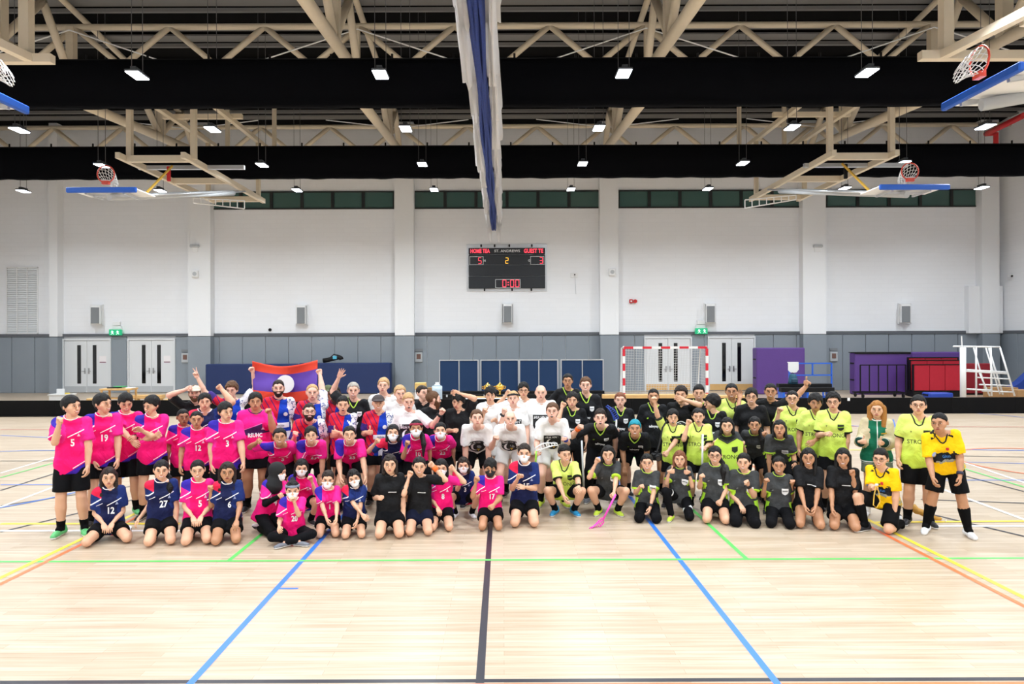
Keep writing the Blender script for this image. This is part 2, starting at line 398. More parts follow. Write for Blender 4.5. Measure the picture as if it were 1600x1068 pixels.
# ------------------------------------------------------------------ roof steel
def truss_x(y, zc, zb, r, label):
    t = thing('roof_truss', label, 'truss', (0, y, 0))
    MB().tube([(XL, 0, zc), (XR, 0, zc)], r, 10).build('top_chord', M_BEIGE, t, smooth=True)
    MB().tube([(XL, 0, zb), (XR, 0, zb)], r, 10).build('bottom_chord', M_BEIGE, t, smooth=True)
    bay = 9.15; x = -4.57 - 2*bay
    while x < XR:
        for i in range(3):
            xa = x + i*bay/3; xm = xa + bay/6; xb = xa + bay/3
            for p, q in (((xa, zc), (xm, zb)), ((xm, zb), (xb, zc))):
                if XL < min(p[0], q[0]) and max(p[0], q[0]) < XR: MB().tube([(p[0], 0, p[1]), (q[0], 0, q[1])], r*.95, 8).build('diagonal', M_BEIGE, t, smooth=True)
        x += bay
truss_x(22.6, 12.42, 11.15, .1, 'beige tube roof truss crossing the hall above the near black curtain')
truss_x(31.1, 11.75, 10.5, .1, 'beige tube roof truss along the back wall')
for X, where in ((-13.7, 'far left'), (-4.57, 'left of the hanging net'), (4.57, 'right of the hanging net'), (13.7, 'far right')):
    t = thing('lengthwise_truss', 'beige lengthwise roof truss, ' + where, 'truss', (X, 0, 0))
    MB().tube([(0, 6, 14.9), (0, 30.6, 11.95)], .1, 8).build('top_chord', M_BEIGE, t, smooth=True)
    for y0 in (13.9, 22.9):
        tz = 12.5 if y0 < 20 else 12.1
        MB().tube([(0, y0, 10.08), (0, y0+7.8, 10.7)], .17, 12).build('bottom_chord', M_BEIGE, t, smooth=True)
        MB().beam((0, y0+5.3, 10.5), (0, y0+5.3, tz), .3).build('post', M_BEIGE, t)
        for a, b, r in (((y0+5.3, 10.55), (y0+7.1, tz), .12), ((y0+5.3, 10.55), (y0+3.2, tz), .12), ((y0+7.1, tz), (y0+8.3, 10.9), .12)):
            MB().tube([(0, a[0], a[1]), (0, b[0], b[1])], r, 8).build('diagonal', M_BEIGE, t, smooth=True)
    MB().beam((.12 if X > 0 else -.12, 22.6, 12.4), (.12 if X > 0 else -.12, 22.6, 10.9), .24).build('post', M_BEIGE, t)
    s = 1 if X > 0 else -1
    for ya in (22.3, 30.8):
        for sx in (-1, 1):
            MB().tube([(0, ya, 12.2 if ya < 25 else 11.6), (sx*3.1, ya-.2, 11.1 if ya < 25 else 11.9)], .022, 5).build('tie_rod', M_WHITE, t)
# red sprinkler pipe, top right corner
pp = MB(); pp.tube([W(1600, 180, 26), W(1541, 209, 30), W(1556, 209, 30.2), W(1556, 232, 30.2)], .11, 8)
pp.build('sprinkler_pipe', M_RED, smooth=True, label='red sprinkler pipe under the roof at far right', cat='pipe')
# wall face closing below the roof is the back wall itself; black rolled curtains
def curtain(y, zb, zt_, label):
    n = 260; v = []; f = []; rows = 9
    for i in range(n+1):
        x = XL + .1 + (XR-XL-.2)*i/n
        for j in range(rows):
            t = j/(rows-1); z = zb + (zt_-zb)*t
            wob = .004*math.sin(x*2.1+j*.4) + .004*math.sin(x*5.3+1.7*j)
            bel = .1*math.sin(math.pi*min(1, (1-t)*1.15))
            v.append((x, y - bel - wob*(1-t*.6), z + (.006*math.sin(x*3.1)+.006*math.sin(x*7.7) if j == 0 else 0)))
    for i in range(n):
        for j in range(rows-1):
            a = i*rows+j; f.append((a, a+rows, a+rows+1, a+1))
    o = MB().add(v, f).build('rolled_curtain', M_BLACK, smooth=True, label=label, cat='curtain')
    md = o.modifiers.new('thick', 'SOLIDIFY'); md.thickness = .25; md.offset = -1
    tk = MB(); tk.box(XL+.1, XR-.1, y+.05, y+.12, zt_, zt_+.05).build('curtain_track', M_BLK, o)
    for i in range(30):
        x = XL + 1 + i*1.5; MB().tube([(x, y+.08, zt_), (x, y+.08, zt_+.16)], .03, 5).build('hook', M_BLK, o)
curtain(17.2, 8.1, 9.22, 'black rolled divider curtain across the hall, nearer and higher in view')
curtain(25.2, 8.17, 9.27, 'black rolled divider curtain across the hall, farther one by the windows')

# ------------------------------------------------------------------ lamps
M_HOUS = mat('lamp_housing', (70, 74, 80), .5); M_WIRE = mat('suspension_wire', (90, 90, 92), .5)
M_LED = mat('led_panel', (255, 255, 255), .4, emit=(238, 246, 255), estr=14)
def lamp(x, y, z, label):
    t = thing('pendant_lamp', label, 'lamp', (x, y, z), 'high bay lamps')
    if lamp.proto is None:
        a = MB().bbox(-.155, .155, -.26, .26, .02, .07, .02); a.box(-.06, .06, -.18, .18, .08, .15); a = a.build('housing', M_HOUS, t)
        p = MB().bbox(-.14, .14, -.24, .24, .0, .022, .006).build('led_panel', M_LED, t)
        w1 = MB().tube([(-.12, 0, 0), (-.12, 0, 1)], .008, 4).build('wire', M_WIRE, t); w2 = MB().tube([(.12, 0, 0), (.12, 0, 1)], .008, 4).build('wire', M_WIRE, t)
        ld = bpy.data.lights.new('lamp_light', 'AREA'); ld.shape = 'RECTANGLE'; ld.size = .28; ld.size_y = .48; ld.energy = LAMP_W; ld.color = (.89, .955, 1.0); ld.spread = LAMP_SPREAD
        lo = bpy.data.objects.new('lamp_light', ld); COL.objects.link(lo); lo.parent = t; lo.location = (0, 0, -.012)
        lamp.proto = t
    else:
        for c in lamp.proto.children:
            k = c.copy(); COL.objects.link(k); k.parent = t
    for c in t.children:
        if c.name.startswith('wire'): c.scale.z = roof_z(y) + .02 - z
lamp.proto = None
LS, LH, LD = 5.27, 5.7, 3.95
ORD = ['first', 'second', 'third', 'fourth', 'fifth', 'sixth', 'seventh', 'eighth', 'ninth']
for r in range(9):
    y = 27.1 - LD*r
    for c in range(8):
        x = (c-3.5)*LS
        if abs(x) > 21.6: continue
        inview = r < 4
        lamp(x, y, CAMH+LH, ('%s lamp from left in the %s row of lamps from the back wall' % (ORD[c], ORD[r])) if inview else ('ceiling lamp out of view overhead, %s of %s row from the back wall' % (ORD[c], ORD[r])))
# ------------------------------------------------------------------ divider net hanging lengthwise
M_NET = mat('white_net', (250, 250, 252), .85, var=.08, vscale=30, bump=.6, bscale=90)
_nt = M_NET.node_tree; _tr = _nt.nodes.new('ShaderNodeBsdfTranslucent'); _tr.inputs['Color'].default_value = rgb(250, 250, 252); _mx = _nt.nodes.new('ShaderNodeMixShader'); _mx.inputs[0].default_value = .5
_nt.links.new(_nt.nodes['Principled BSDF'].outputs[0], _mx.inputs[1]); _nt.links.new(_tr.outputs[0], _mx.inputs[2]); _nt.links.new(_mx.outputs[0], _nt.nodes['Material Output'].inputs[0])
M_NETB = mat('blue_curtain', (28, 54, 126), .8, var=.25, vscale=12, bump=.4, bscale=30)
dn = thing('divider_net', 'white divider net with blue curtain gathered under the roof centre', 'net', (-.36, 6, 7.0))
def lobe(x0, y0, L, w, hgt, seed, steps=14, n=26):
    """one gathered pouch of net, its folds running lengthwise"""
    r_ = random.Random(seed); ph = [r_.uniform(0, 6) for _ in range(4)]; v = []; f = []
    for i in range(steps+1):
        t = i/steps; y = y0 + L*t; env = (.72 + .34*t)*(1 if t < .93 else .8)
        for k in range(n):
            a = 2*math.pi*k/n; fold = 1 + .13*math.sin(7*a+ph[0]) + .09*math.sin(11*a+ph[1]+t*2) + .05*math.sin(3*a+ph[2]+t*5)
            v.append((x0 + math.cos(a)*w*env*fold, y, hgt*.5 + math.sin(a)*hgt*.55*env*fold - .06*math.sin(math.pi*t)))
    for i in range(steps):
        for k in range(n): f.append((i*n+k, i*n+(k+1)%n, (i+1)*n+(k+1)%n, (i+1)*n+k))
    f += [tuple(range(n))[::-1], tuple(steps*n+k for k in range(n))]
    return v, f
for s in (-1, 1):
    y = 0; k = 0
    while y < 22.8:
        L = 2.0 + .2*((k*7) % 3)
        v, f = lobe(s*.21 + .02*math.sin(k*2.3), y, L+.35, .125 + .02*math.sin(k*1.7+s), .8 + .1*math.sin(k*2.1), 30+k+s)
        MB().add(v, f).build('net_pouch', M_NET, dn, smooth=True); y += L; k += 1
    e = MB(); e.tube([(s*.2, y-.2, .3), (s*.2, y+.3, .05), (s*.19, y+.45, -.25), (s*.18, y+.5, -.45)], .14, 10, r2=.05); e.build('net_tail', M_NET, dn, smooth=True)
for k in range(9):
    x = -.08 + .02*k; pts = [(x + .02*math.sin(i*.9+k*1.3), i*.8, -.02 + .05*math.sin(k*2.2+i*.35) + (0 if i < 28 else -.05*(i-28))) for i in range(30)]
    MB().tube(pts, .034, 7).build('blue_fold', M_NETB, dn, smooth=True)
MB().tube([(0, -2, 1.0), (0, 24, 1.0)], .04, 6).build('cable', M_STEEL, dn)
for i in range(7): MB().tube([(0, i*3.6, 1.0), (0, i*3.6, roof_z(6+i*3.6)-7.0)], .012, 4).build('hanger', M_WIRE, dn)

# ------------------------------------------------------------------ folding basketball hoops
M_PADB = mat('blue_pad', (24, 88, 190), .5); M_RIM = mat('orange_rim', (205, 66, 44), .45); M_CORD = mat('net_cord', (226, 224, 220), .8); M_YEL = mat('yellow_strap', (222, 178, 70), .7)
def rim_and_net(parent, c, ax, up, drop, R=.225):
    """rim ring in the plane (ax, up) round c, net towards drop"""
    c, ax, up, drop = map(Vector, (c, ax, up, drop)); n = 24
    MB().tube([c + ax*R*math.cos(2*math.pi*i/n) + up*R*math.sin(2*math.pi*i/n) for i in range(n+1)], .017, 6).build('rim', M_RIM, parent, smooth=True)
    nb = MB(); rows = 6; m = 12
    def pt(i, j):
        t = j/rows; rr = R*(1-.52*t); a = 2*math.pi*(i + .5*j)/m
        return c + ax*rr*math.cos(a) + up*(rr*math.sin(a) - .16*t*t) + drop*(.40*t)
    for i in range(m):
        for s in (0, -1): 
            nb.tube([pt(i + s*j if s else i, j) for j in range(rows+1)], .0075, 4, caps=False)
    nb.build('net', M_CORD, parent)
    MB().beam(c - up*R*1.0 - ax*.09, c - up*R*1.0 + ax*.09, .1, .09).build('rim_bracket', M_RIM, parent)
def hoop_unit(sgn, label):
    """unit seen from the court side: backboard swung up flat, rim standing up"""
    d0 = 20.4; zf = 7.74; xa, xb = 11.16*sgn*-1, 9.26*sgn*-1
    t = thing('folding_basketball_hoop', label, 'basketball hoop', (0, 0, 0))
    xA, xB = (-11.16, -9.26) if sgn < 0 else (9.62, 11.45)
    for x in (xA, xB):
        MB().beam((x, d0, zf), (x, d0+6.9, zf), .13, .17).build('rail', M_BEIGE, t)
        MB().beam((x+.1, d0+.5, zf), (x+.1, d0+.5, 9.9), .15).build('post', M_BEIGE, t)
        MB().beam((x, d0+6.3, zf), (x, d0+6.3, 9.9), .14).build('post', M_BEIGE, t)
    for y, in ((d0+.45,), (d0+3.4,), (d0+6.5,)):
        MB().beam((xA, y, zf), (xB, y, zf), .15, .19).build('cross_beam', M_BEIGE, t)
    MB().beam((xA-.2, d0+1.6, zf+.02), (xB+1.2, d0+1.6, zf+.02), .12).build('winch_beam', M_ALU, t)
    # diagonal braces to the roof
    for x in (xA, xB): MB().beam((x, d0-.6, 9.9), (x, 28.9, 9.9), .15).build('upper_rail', M_BEIGE, t)
    MB().beam((xA-.4, 24.0, 9.98), (xB+.4, 24.0, 9.98), .15).build('upper_cross_beam', M_BEIGE, t)
    for x in (xA, xB): MB().beam((x, 28.6, 9.98), (x, 28.6, 12.46), .14).build('hanger_post', M_BEIGE, t)
    xc = (-9.16 if sgn < 0 else 9.45) if False else ((xA-.28+ (xA-.28+1.8))/2 if sgn < 0 else (xB+.28-.9))
    zb = 6.32; yb = 18.5
    bb = MB().bbox(xc-.9, xc+.9, yb, yb+1.05, zb+.02, zb+.06, .01).build('backboard', M_WHITE, t)
    MB().bbox(xc-.92, xc+.92, yb-.04, yb+.05, zb-.06, zb+.08, .02).build('edge_pad', M_PADB, bb)
    fr = MB(); fr.beam((xc-.5, yb+.5, zb-.04), (xc+.5, yb+.5, zb-.04), .06); fr.beam((xc-.5, yb+.15, zb-.04), (xc-.5, yb+.95, zb-.04), .06); fr.beam((xc+.5, yb+.15, zb-.04), (xc+.5, yb+.95, zb-.04), .06); fr.build('backboard_frame', M_ALU, bb)
    MB().tube([(xc, yb+.35, zb-.12), (xc-sgn*1.25, 24.3, zf-.3)], .09, 12).build('mast', M_LGREY, t, smooth=True)
    for s in (-1, 1): MB().tube([(xc+s*.35, yb+.7, zb), (xc-sgn*.9+s*.5, d0+4.6, zf-.1)], .035, 8).build('strut', M_ALU, t, smooth=True)
    rim_and_net(t, (xc-.05*sgn, yb+.12, zb+.45), (1, 0, 0), (0, 0, 1), (sgn*-.25, .55, -.15))
    MB().beam((xc-sgn*.55, d0+.9, zf-.1), (xc-sgn*.5, yb+1.2, zb+.1), .05).build('strap', M_YEL, t)
    MB().bbox(xc-sgn*.42-.05, xc-sgn*.42+.05, d0+.9, d0+1.0, zf-.55, zf-.1, .02).build('safety_lock', M_RED if sgn < 0 else M_BLK, t)
    # ladder frame hanging at the back
    p0, p1 = Vector((xB + .35 if sgn < 0 else xA - .35, d0+5.0, zf-.5)), Vector(((-8.2 if sgn < 0 else 8.35), d0+6.6, zf-.55)); 
    p0 = W(302 if sgn < 0 else 1244, 314 if sgn < 0 else 309, 25.2); p1 = W(382 if sgn < 0 else 1164, 326 if sgn < 0 else 325, 25.8)
    up = Vector((0, 0, .30)); lf = MB(); lf.tube([p0+up*.35, p1+up], .022, 6); lf.tube([p0-up*.2, p1], .022, 6)
    for i in range(8):
        a = i/7; lf.tube([(p0+up*.35).lerp(p1+up, a), (p0-up*.2).lerp(p1, a)], .018, 6)
    lf.build('ladder_frame', M_WHITE, t)
    return t
hoop_unit(-1, 'folded ceiling basketball hoop at left with blue edged backboard')
hoop_unit(1, 'folded ceiling basketball hoop at right with blue edged backboard')
def side_hoop(sgn, label):
    t = thing('end_court_hoop', label, 'basketball hoop', (0, 0, 0)); X = 7.52*sgn if sgn > 0 else -8.1
    y0, y1, zb = 10.2, 12.0, 6.3
    bb = MB().bbox(*sorted((X+.02*sgn, X+1.07*sgn)), y0, y1, zb+.02, zb+.06, .01).build('backboard', M_WHITE, t)
    MB().bbox(*sorted((X-.04*sgn, X+.05*sgn)), y0-.02, y1+.02, zb-.06, zb+.08, .02).build('edge_pad', M_PADB, bb)
    MB().tube([(X+.3*sgn, 11.5, zb-.12), (X+3.2*sgn, 10.9, zb+.25)], .1, 12).build('mast', M_LGREY, t, smooth=True)
    for k in (10.6, 11.7): MB().beam((X+.1*sgn, k, zb-.04), (X+2.6*sgn, k-.2, zb+.3), .07).build('strut', M_ALU, t)
    rim_and_net(t, (X-.03*sgn, 11.05, zb+.42), (0, 1, 0), (0, 0, 1), (-sgn*.8, .1, -.15))
    zf = 7.74; d1, d2 = 13.4, 11.9
    xi = 7.95*sgn if sgn > 0 else -8.55
    MB().beam((xi, d1, zf), (XR if sgn > 0 else XL, d1, zf), .16, .16).build('cross_rail', M_BEIGE, t)
    MB().beam((xi+.85*sgn, d2, zf), (XR if sgn > 0 else XL, d2, zf), .16, .16).build('cross_rail', M_BEIGE, t)
    MB().beam((xi+.4*sgn, d1, zf), (xi+.75*sgn, d2-.6, zf), .15).build('rail', M_BEIGE, t)
    MB().beam((xi+.5*sgn, d1, zf), (xi+.5*sgn, d1, roof_z(d1)), .19).build('post', M_BEIGE, t)
    MB().beam((xi+1.1*sgn, d2, zf), (xi+1.1*sgn, d2, roof_z(d2)), .19).build('post', M_BEIGE, t)
side_hoop(1, 'nearer folded basketball hoop at top right edge with orange rim')
side_hoop(-1, 'nearer folded basketball hoop cut by the left edge')

# ------------------------------------------------------------------ things on the back wall
def on_wall(px, py): return W(px, py, DW)
M_SBLK = mat('scoreboard_face', (30, 35, 42), .55); M_SRED = mat('score_red', (240, 40, 60), .5, emit=(255, 70, 90), estr=1.3); M_SAMB = mat('score_amber', (255, 190, 60), .5, emit=(255, 190, 60), estr=1.2)
M_SWHT = mat('score_white', (230, 232, 234), .6)
c = on_wall(792, 418); k = DW/FPX
sb = thing('scoreboard', 'black electronic scoreboard on the back wall reading ST. ANDREWS', 'scoreboard', (c.x, DW, c.z))
hw, hh = 62.5*k, 36.5*k
MB().box(-hw, hw, -.06, 0, -hh, hh).build('back_frame', M_ALU, sb)
for a, b in ((-30.5, -20), (-20, -4), (-4, 13.5), (13.5, 33)):     # rows top to bottom in px
    MB().bbox(-59.5*k, 59.5*k, -.16, -.06, -b*k + .01, -a*k - .01, .015).build('panel_row', M_SBLK, sb)
for x in (-40, -19, 4, 39): MB().bbox((x-1.2)*k, (x+1.2)*k, -.13, -.05, 32*k, 36*k, .01).build('clamp', M_BLK, sb)
for x in (-35, 8, 38): MB().bbox((x-1.2)*k, (x+1.2)*k, -.13, -.05, -36.5*k, -32*k, .01).build('clamp', M_BLK, sb)
def sbt(s, x, y, h, m, w=None, nm='lettering'): flat_text(s, sb, m, x*k, -.166, y*k, h*k, nm, w*k if w else None)
sbt('HOME TEA', -41.5, 25.5, 6.4, M_SRED, 30); sbt('ST. ANDREWS', 0.5, 25.5, 4.2, M_SWHT, 40); sbt('GUEST TE', 41.5, 25.5, 6.4, M_SRED, 30)
SEG7 = {'0': 'abcdef', '2': 'abged', '3': 'abgcd', '5': 'afgcd'}
def seg7(ch, x, y, h, m):
    w = h*.48; q = h*.09; b = MB()
    S = {'a': (0, 1), 'g': (0, 0), 'd': (0, -1)}
    for s in SEG7[ch]:
        if s in S: b.box(x-w/2, x+w/2, -.172, -.166, y+S[s][1]*h/2-q/2, y+S[s][1]*h/2+q/2)
        else:
            sx = 1 if s in 'bc' else -1; lo, hi = (0, h/2) if s in 'bf' else (-h/2, 0)
            b.box(x+sx*w/2-q/2, x+sx*w/2+q/2, -.172, -.166, y+lo+.01, y+hi-.01)
    b.build('digit', m, sb)
seg7('5', -42*k, 10.5*k, 9*k, M_SRED); seg7('3', 53.5*k, 10.5*k, 9*k, M_SRED); seg7('2', 0, 10.5*k, 8.5*k, M_SAMB)
for x, ch in ((-4, '0'), (8, '0'), (16, '0')): seg7(ch, x*k, -25*k, 10.5*k, M_SRED)
cb = MB(); cb.box(1.2*k, 2.8*k, -.172, -.166, -24*k, -22.5*k); cb.box(1.2*k, 2.8*k, -.172, -.166, -28*k, -26.5*k); cb.build('colon', M_SRED, sb)
def outline(x0, x1, y0, y1):
    b = MB(); q = .6*k
    b.box(x0*k, x1*k, -.17, -.16, y1*k-q, y1*k); b.box(x0*k, x1*k, -.17, -.16, y0*k, y0*k+q); b.box(x0*k, x0*k+q, -.17, -.16, y0*k+q, y1*k-q); b.box(x1*k-q, x1*k, -.17, -.16, y0*k+q, y1*k-q)
    b.build('digit_frame', M_SWHT, sb)
outline(-58, -36.5, 4, 17); outline(36.5, 58, 4, 17); outline(-18, 21, -32, -18.5)
sbt('H', -34.5, 10.5, 3.4, M_SWHT); sbt('G', 34.5, 10.5, 3.4, M_SWHT)
# speakers
for px, py, rot, where in ((153, 492, -.25, 'far left above the first door'), (472.5, 492, -.12, 'above the blue wall mats'), (793, 490, 0, 'below the scoreboard'), (1108.5, 490, .15, 'beside the right exit sign'), (1412, 490, .3, 'at far right above red tables')):
    c = on_wall(px, py); t = thing('wall_speaker', 'grey wall speaker ' + where, 'speaker', (c.x, DW, c.z), 'wall speakers')
    bx = MB().bbox(-.2, .2, -.42, -.12, -.42, .42, .03).build('cabinet', M_WHITE, t); bx.rotation_euler.z = -rot
    g = MB().bbox(-.17, .17, -.435, -.415, -.39, .33, .01).build('grille', M_GREYP, bx)
    br = MB(); br.box(-.26, .26, -.12, 0, .42, .47); br.box(-.26, .26, -.12, 0, -.47, -.42); br.box(-.27, -.24, -.12, 0, -.47, .47); br.box(.24, .27, -.12, 0, -.47, .47); br.build('bracket', M_WHITE, t)
for px, py, where in ((184, 519, 'left between the two left doors'), (1094, 517, 'right between the two right doors')):
    c = on_wall(px, py); t = thing('exit_sign', 'lit green exit sign ' + where, 'sign', (c.x, DW, c.z))
    MB().bbox(-.27, .27, -.24, -.1, -.13, .13, .01).build('box', M_GREENE, t)
    for s in (-1, 1):
        m = MB(); m.tube([(s*.12-.0, -.246, .07), (s*.12, -.246, .03)], .028, 8); m.beam((s*.12, -.246, .05), (s*.12+.02, -.246, -.03), .045, .01); m.beam((s*.12+.02, -.246, -.02), (s*.12-.05, -.246, -.1), .03, .01); m.beam((s*.12+.02, -.246, -.02), (s*.12+.07, -.246, -.09), .03, .01); m.beam((s*.12-.06, -.246, .0), (s*.12+.07, -.246, .03), .025, .01); m.build('running_figure', M_WHITEE, t)
    MB().bbox(-.16, .16, -.12, 0, .3, .48, .01).build('emergency_light_box', M_WHITE, t); MB().box(-.2, .2, -.1, 0, .13, .28).build('bracket', M_WHITE, t)
for px, where in ((305, 'left column'), (1277, 'right column')):
    c = W(px, 386, DW-.45); t = thing('emergency_light', 'white emergency light on the ' + where, 'light', (c.x, DW-.45, c.z))
    MB().bbox(-.2, .2, -.14, 0, -.02, .1, .03).build('body', M_LGREY, t); MB().box(-.13, .13, -.05, 0, -.22, -.02).build('mount_plate', M_WHITE, t)
for px, py, where in ((306, 428, 'left column under the emergency light'), (956, 425, 'column right of the scoreboard')):
    c = W(px, py, DW-.45); t = thing('alarm_box', 'small white alarm sounder on the ' + where, 'alarm', (c.x, DW-.45, c.z))
    MB().bbox(-.15, .15, -.13, 0, -.16, .16, .03).build('body', M_WHITE, t); MB().tube([(0, -.13, 0), (0, -.15, 0)], .09, 14).build('sounder', M_LGREY, t)
c = on_wall(897, 430); t = thing('wall_socket', 'white wall socket with hanging cable right of the scoreboard', 'socket', (c.x, DW, c.z))
MB().bbox(-.16, .16, -.04, 0, -.11, .11, .01).build('plate', M_WHITE, t); MB().box(.0, .05, -.07, -.04, .0, .06).build('plug', M_BLK, t); MB().tube([(.03, -.06, .0), (.05, -.03, -.3), (.08, -.02, -.85)], .009, 5).build('cable', M_LGREY, t)
c = on_wall(989, 470.5); t = thing('fire_alarm', 'red fire alarm bell and call point on the back wall', 'alarm', (c.x, DW, c.z))
MB().bbox(-.17, -.02, -.1, 0, -.09, .09, .02).build('call_point', M_RED, t); MB().tube([(.09, 0, 0), (.09, -.1, 0)], .085, 14).build('bell', M_RED, t); MB().box(-.13, -.06, -.104, -.1, -.04, .04).build('glass', M_WHITE, t)
c = on_wall(422, 515); t = thing('wall_camera', 'tiny black camera dome above the blue mats', 'camera', (c.x, DW, c.z)); MB().tube([(0, 0, 0), (0, -.07, 0)], .06, 10).build('dome', M_BLK, t); MB().tube([(0, 0, 0), (0, -.02, 0)], .075, 10).build('base', M_BLK, t)
c = W(1567, 428, 31); t = thing('security_camera', 'small white security camera on the right side wall', 'camera', (XR, c.y, c.z)); MB().beam((0, 0, 0), (-.16, 0, -.02), .05).build('arm', M_WHITE, t); MB().tube([(-.16, .02, -.04), (-.18, -.2, -.1)], .06, 10).build('body', M_WHITE, t); MB().tube([(-.18, -.2, -.1), (-.182, -.22, -.105)], .045, 10).build('lens', M_BLK, t)
for px, py, d_, where in ((290, 558, DW-.06, 'beside the left door panel'), (654.5, 557, DW-.06, 'right of the blue mats'), (1302, 556, DW-.06, 'between the purple mats')):
    c = W(px, py, d_); t = thing('fire_point', 'framed alarm call point ' + where, 'alarm', (c.x, d_, c.z))
    MB().bbox(-.17, .17, -.07, 0, -.24, .2, .02).build('box', M_LGREY, t); MB().bbox(-.09, .09, -.085, -.07, -.1, .12, .01).build('cover', mat('brownish', (120, 88, 78), .6), t); MB().box(-.17, .17, -.05, 0, .24, .36).build('sign_plate', M_GREYP, t)
c0, c1 = on_wall(11, 522), on_wall(60, 417); t = thing('air_grille', 'tall white ventilation grille in three columns at far left', 'vent', (c0.x, DW, 0))
wg = c1.x-c0.x; zb_, zt_ = zt+.1, c1.z
g = MB(); g.box(0, wg, -.05, 0, zt_-.04, zt_); g.box(0, wg, -.05, 0, zb_, zb_+.04)
for i in range(4): g.box(i*(wg-.04)/3, i*(wg-.04)/3+.04, -.05, 0, zb_, zt_)
g.build('frame', M_WHITE, t)
MB().box(.02, wg-.02, -.004, 0, zb_+.02, zt_-.02).build('backing', M_WHITE, t)
M_SLAT = mat('grille_slat', (226, 230, 234), .5)
for i in range(3):
    xa = i*(wg-.04)/3 + .045; xb = (i+1)*(wg-.04)/3 - .005; me = None
    for j in range(30):
        z = zb_ + .05 + j*(zt_-zb_-.1)/30
        if me is None: o = MB().add([(xa,-.04,0),(xb,-.04,0),(xb,-.005,.05),(xa,-.005,.05),(xa,-.04,.06),(xb,-.04,.06),(xb,-.005,.09),(xa,-.005,.09)],[(0,1,2,3),(7,6,5,4),(0,4,5,1),(2,6,7,3),(1,5,6,2),(3,7,4,0)]).build('slat', M_SLAT, t); me = o.data; o.location.z = z
        else: o = link('slat', me, t); o.location.z = z

# ------------------------------------------------------------------ rink boards
M_BOARD = mat('rink_board_black', (11, 11, 13), .6, var=.1, spec=.12)
yb = 22.0
for i in range(22):
    x = -22 + i*2.0
    o = thing('rink_board', 'black floorball rink board segment in the row behind the group', 'rink board', (x, yb, 0), 'rink boards behind the group')
    if i == 0:
        MB().bbox(.001, 1.999, 0, .05, .02, .5, .004).build('panel', M_BOARD, o); MB().bbox(.001, 1.999, -.03, .12, 0, .04, .01).build('foot_rail', M_BOARD, o); MB().bbox(.9, 1.0, .05, .22, 0, .3, .02).build('support', M_BLK, o); b0 = o
    else:
        for c_ in b0.children:
            k_ = c_.copy(); COL.objects.link(k_); k_.parent = o
t = link('board_sticker', None, None, 'small white sticker on the rink board at right', 'sticker', loc=W(1326, 624, 21.98)); MB().box(-.04, .04, -.004, 0, -.04, .06).build('sheet', M_WHITE, t)

# ------------------------------------------------------------------ gear along the back wall
def floor_at(px, d): return Vector((Wx(px, d), d, 0))
M_MATB = mat('blue_vinyl_mat', (14, 40, 90), .5, bump=.2, bscale=3, var=.06, vscale=3)
M_MATP = mat('purple_vinyl_mat', (88, 56, 132), .5, bump=.3, bscale=4, var=.06, vscale=3)
M_REDT = mat('red_felt', (178, 24, 46), .8, var=.08); M_DIV = mat('divider_fabric', (22, 52, 90), .9, var=.05, vscale=20)
def gym_mat(px0, px1, pyt, d, m, label, th=.3, seams=0, name='gym_mat', z0=0.0):
    x0, x1 = Wx(px0, d), Wx(px1, d); z = Wz(pyt, d); t = thing(name, label, 'mat', ((x0+x1)/2, d, z0)); w = (x1-x0)/2
    MB().bbox(-w, w, 0, th, 0, z-z0, .04).build('cushion', m, t)
    for zz in (.35, .75): MB().bbox(-w-.012, -w+.04, .08, th-.08, (z-z0)*zz-.03, (z-z0)*zz+.03, .008).build('handle', M_BLK, t)
    return t
gym_mat(320.5, 466, 567, 30.6, M_MATB, 'dark blue gym mat standing on edge left of the other blue mat', .5)
gym_mat(466.5, 610, 566, 30.6, M_MATB, 'dark blue gym mat standing on edge, right one under the sports bag', .5)
c = W(520, 565, 30.75); t = thing('sports_bag', 'black sports bag with blue mark on top of the blue mat', 'bag', (c.x, c.y, Wz(566, 30.6)+.045))
b = MB(); b.tube([(-.42, 0, .06), (-.2, 0, .09), (0, 0, .14), (.14, 0, .18), (.28, 0, .2), (.36, 0, .16), (.38, 0, .1)], .1, 10); b.build('body', M_BLK, t, smooth=True)
MB().bbox(.02, .2, -.12, -.09, .12, .26, .02).build('blue_mark', mat('cyan_mark', (80, 170, 200), .6), t); MB().tube([(-.1, -.02, .2), (.05, -.03, .33), (.25, -.02, .3)], .02, 6).build('strap', M_BLK, t)
for k, (a, b, where) in enumerate(((686, 747.5, 'leftmost'), (750.5, 810.5, 'second from left'), (811, 872, 'third from left'), (876, 943, 'rightmost'))):
    d = 29.2 + .12*(k % 2); x0, x1 = Wx(a, d), Wx(b, d); z0, z1 = Wz(617, d), Wz(561.5, d); w = (x1-x0)/2
    t = thing('room_divider', 'dark blue folding room divider with aluminium frame, %s of four' % where, 'divider', ((x0+x1)/2, d, 0), 'blue dividers')
    for s in (0, 1):
        MB().bbox(-w+.04+s*w, -w+.04+s*w+w-.05, .0, .05, .12, z1-.04, .008).build('panel', M_DIV, t)
    f = MB(); f.box(-w, w, -.02, .07, z1-.04, z1); f.box(-w, -w+.04, -.02, .07, .0, z1-.04); f.box(w-.04, w, -.02, .07, 0, z1-.04); f.box(-w+.04, w-.04, -.02, .07, .08, .12); f.build('frame', M_ALU, t)
    MB().box(-.015, .015, -.015, .065, .12, z1-.04).build('hinge_post', M_ALU, t)
    for s in (-1, 1): MB().bbox(s*(w-.1)-.04, s*(w-.1)+.04, -.25, .3, 0, .07, .015).build('foot', M_BLK, t)
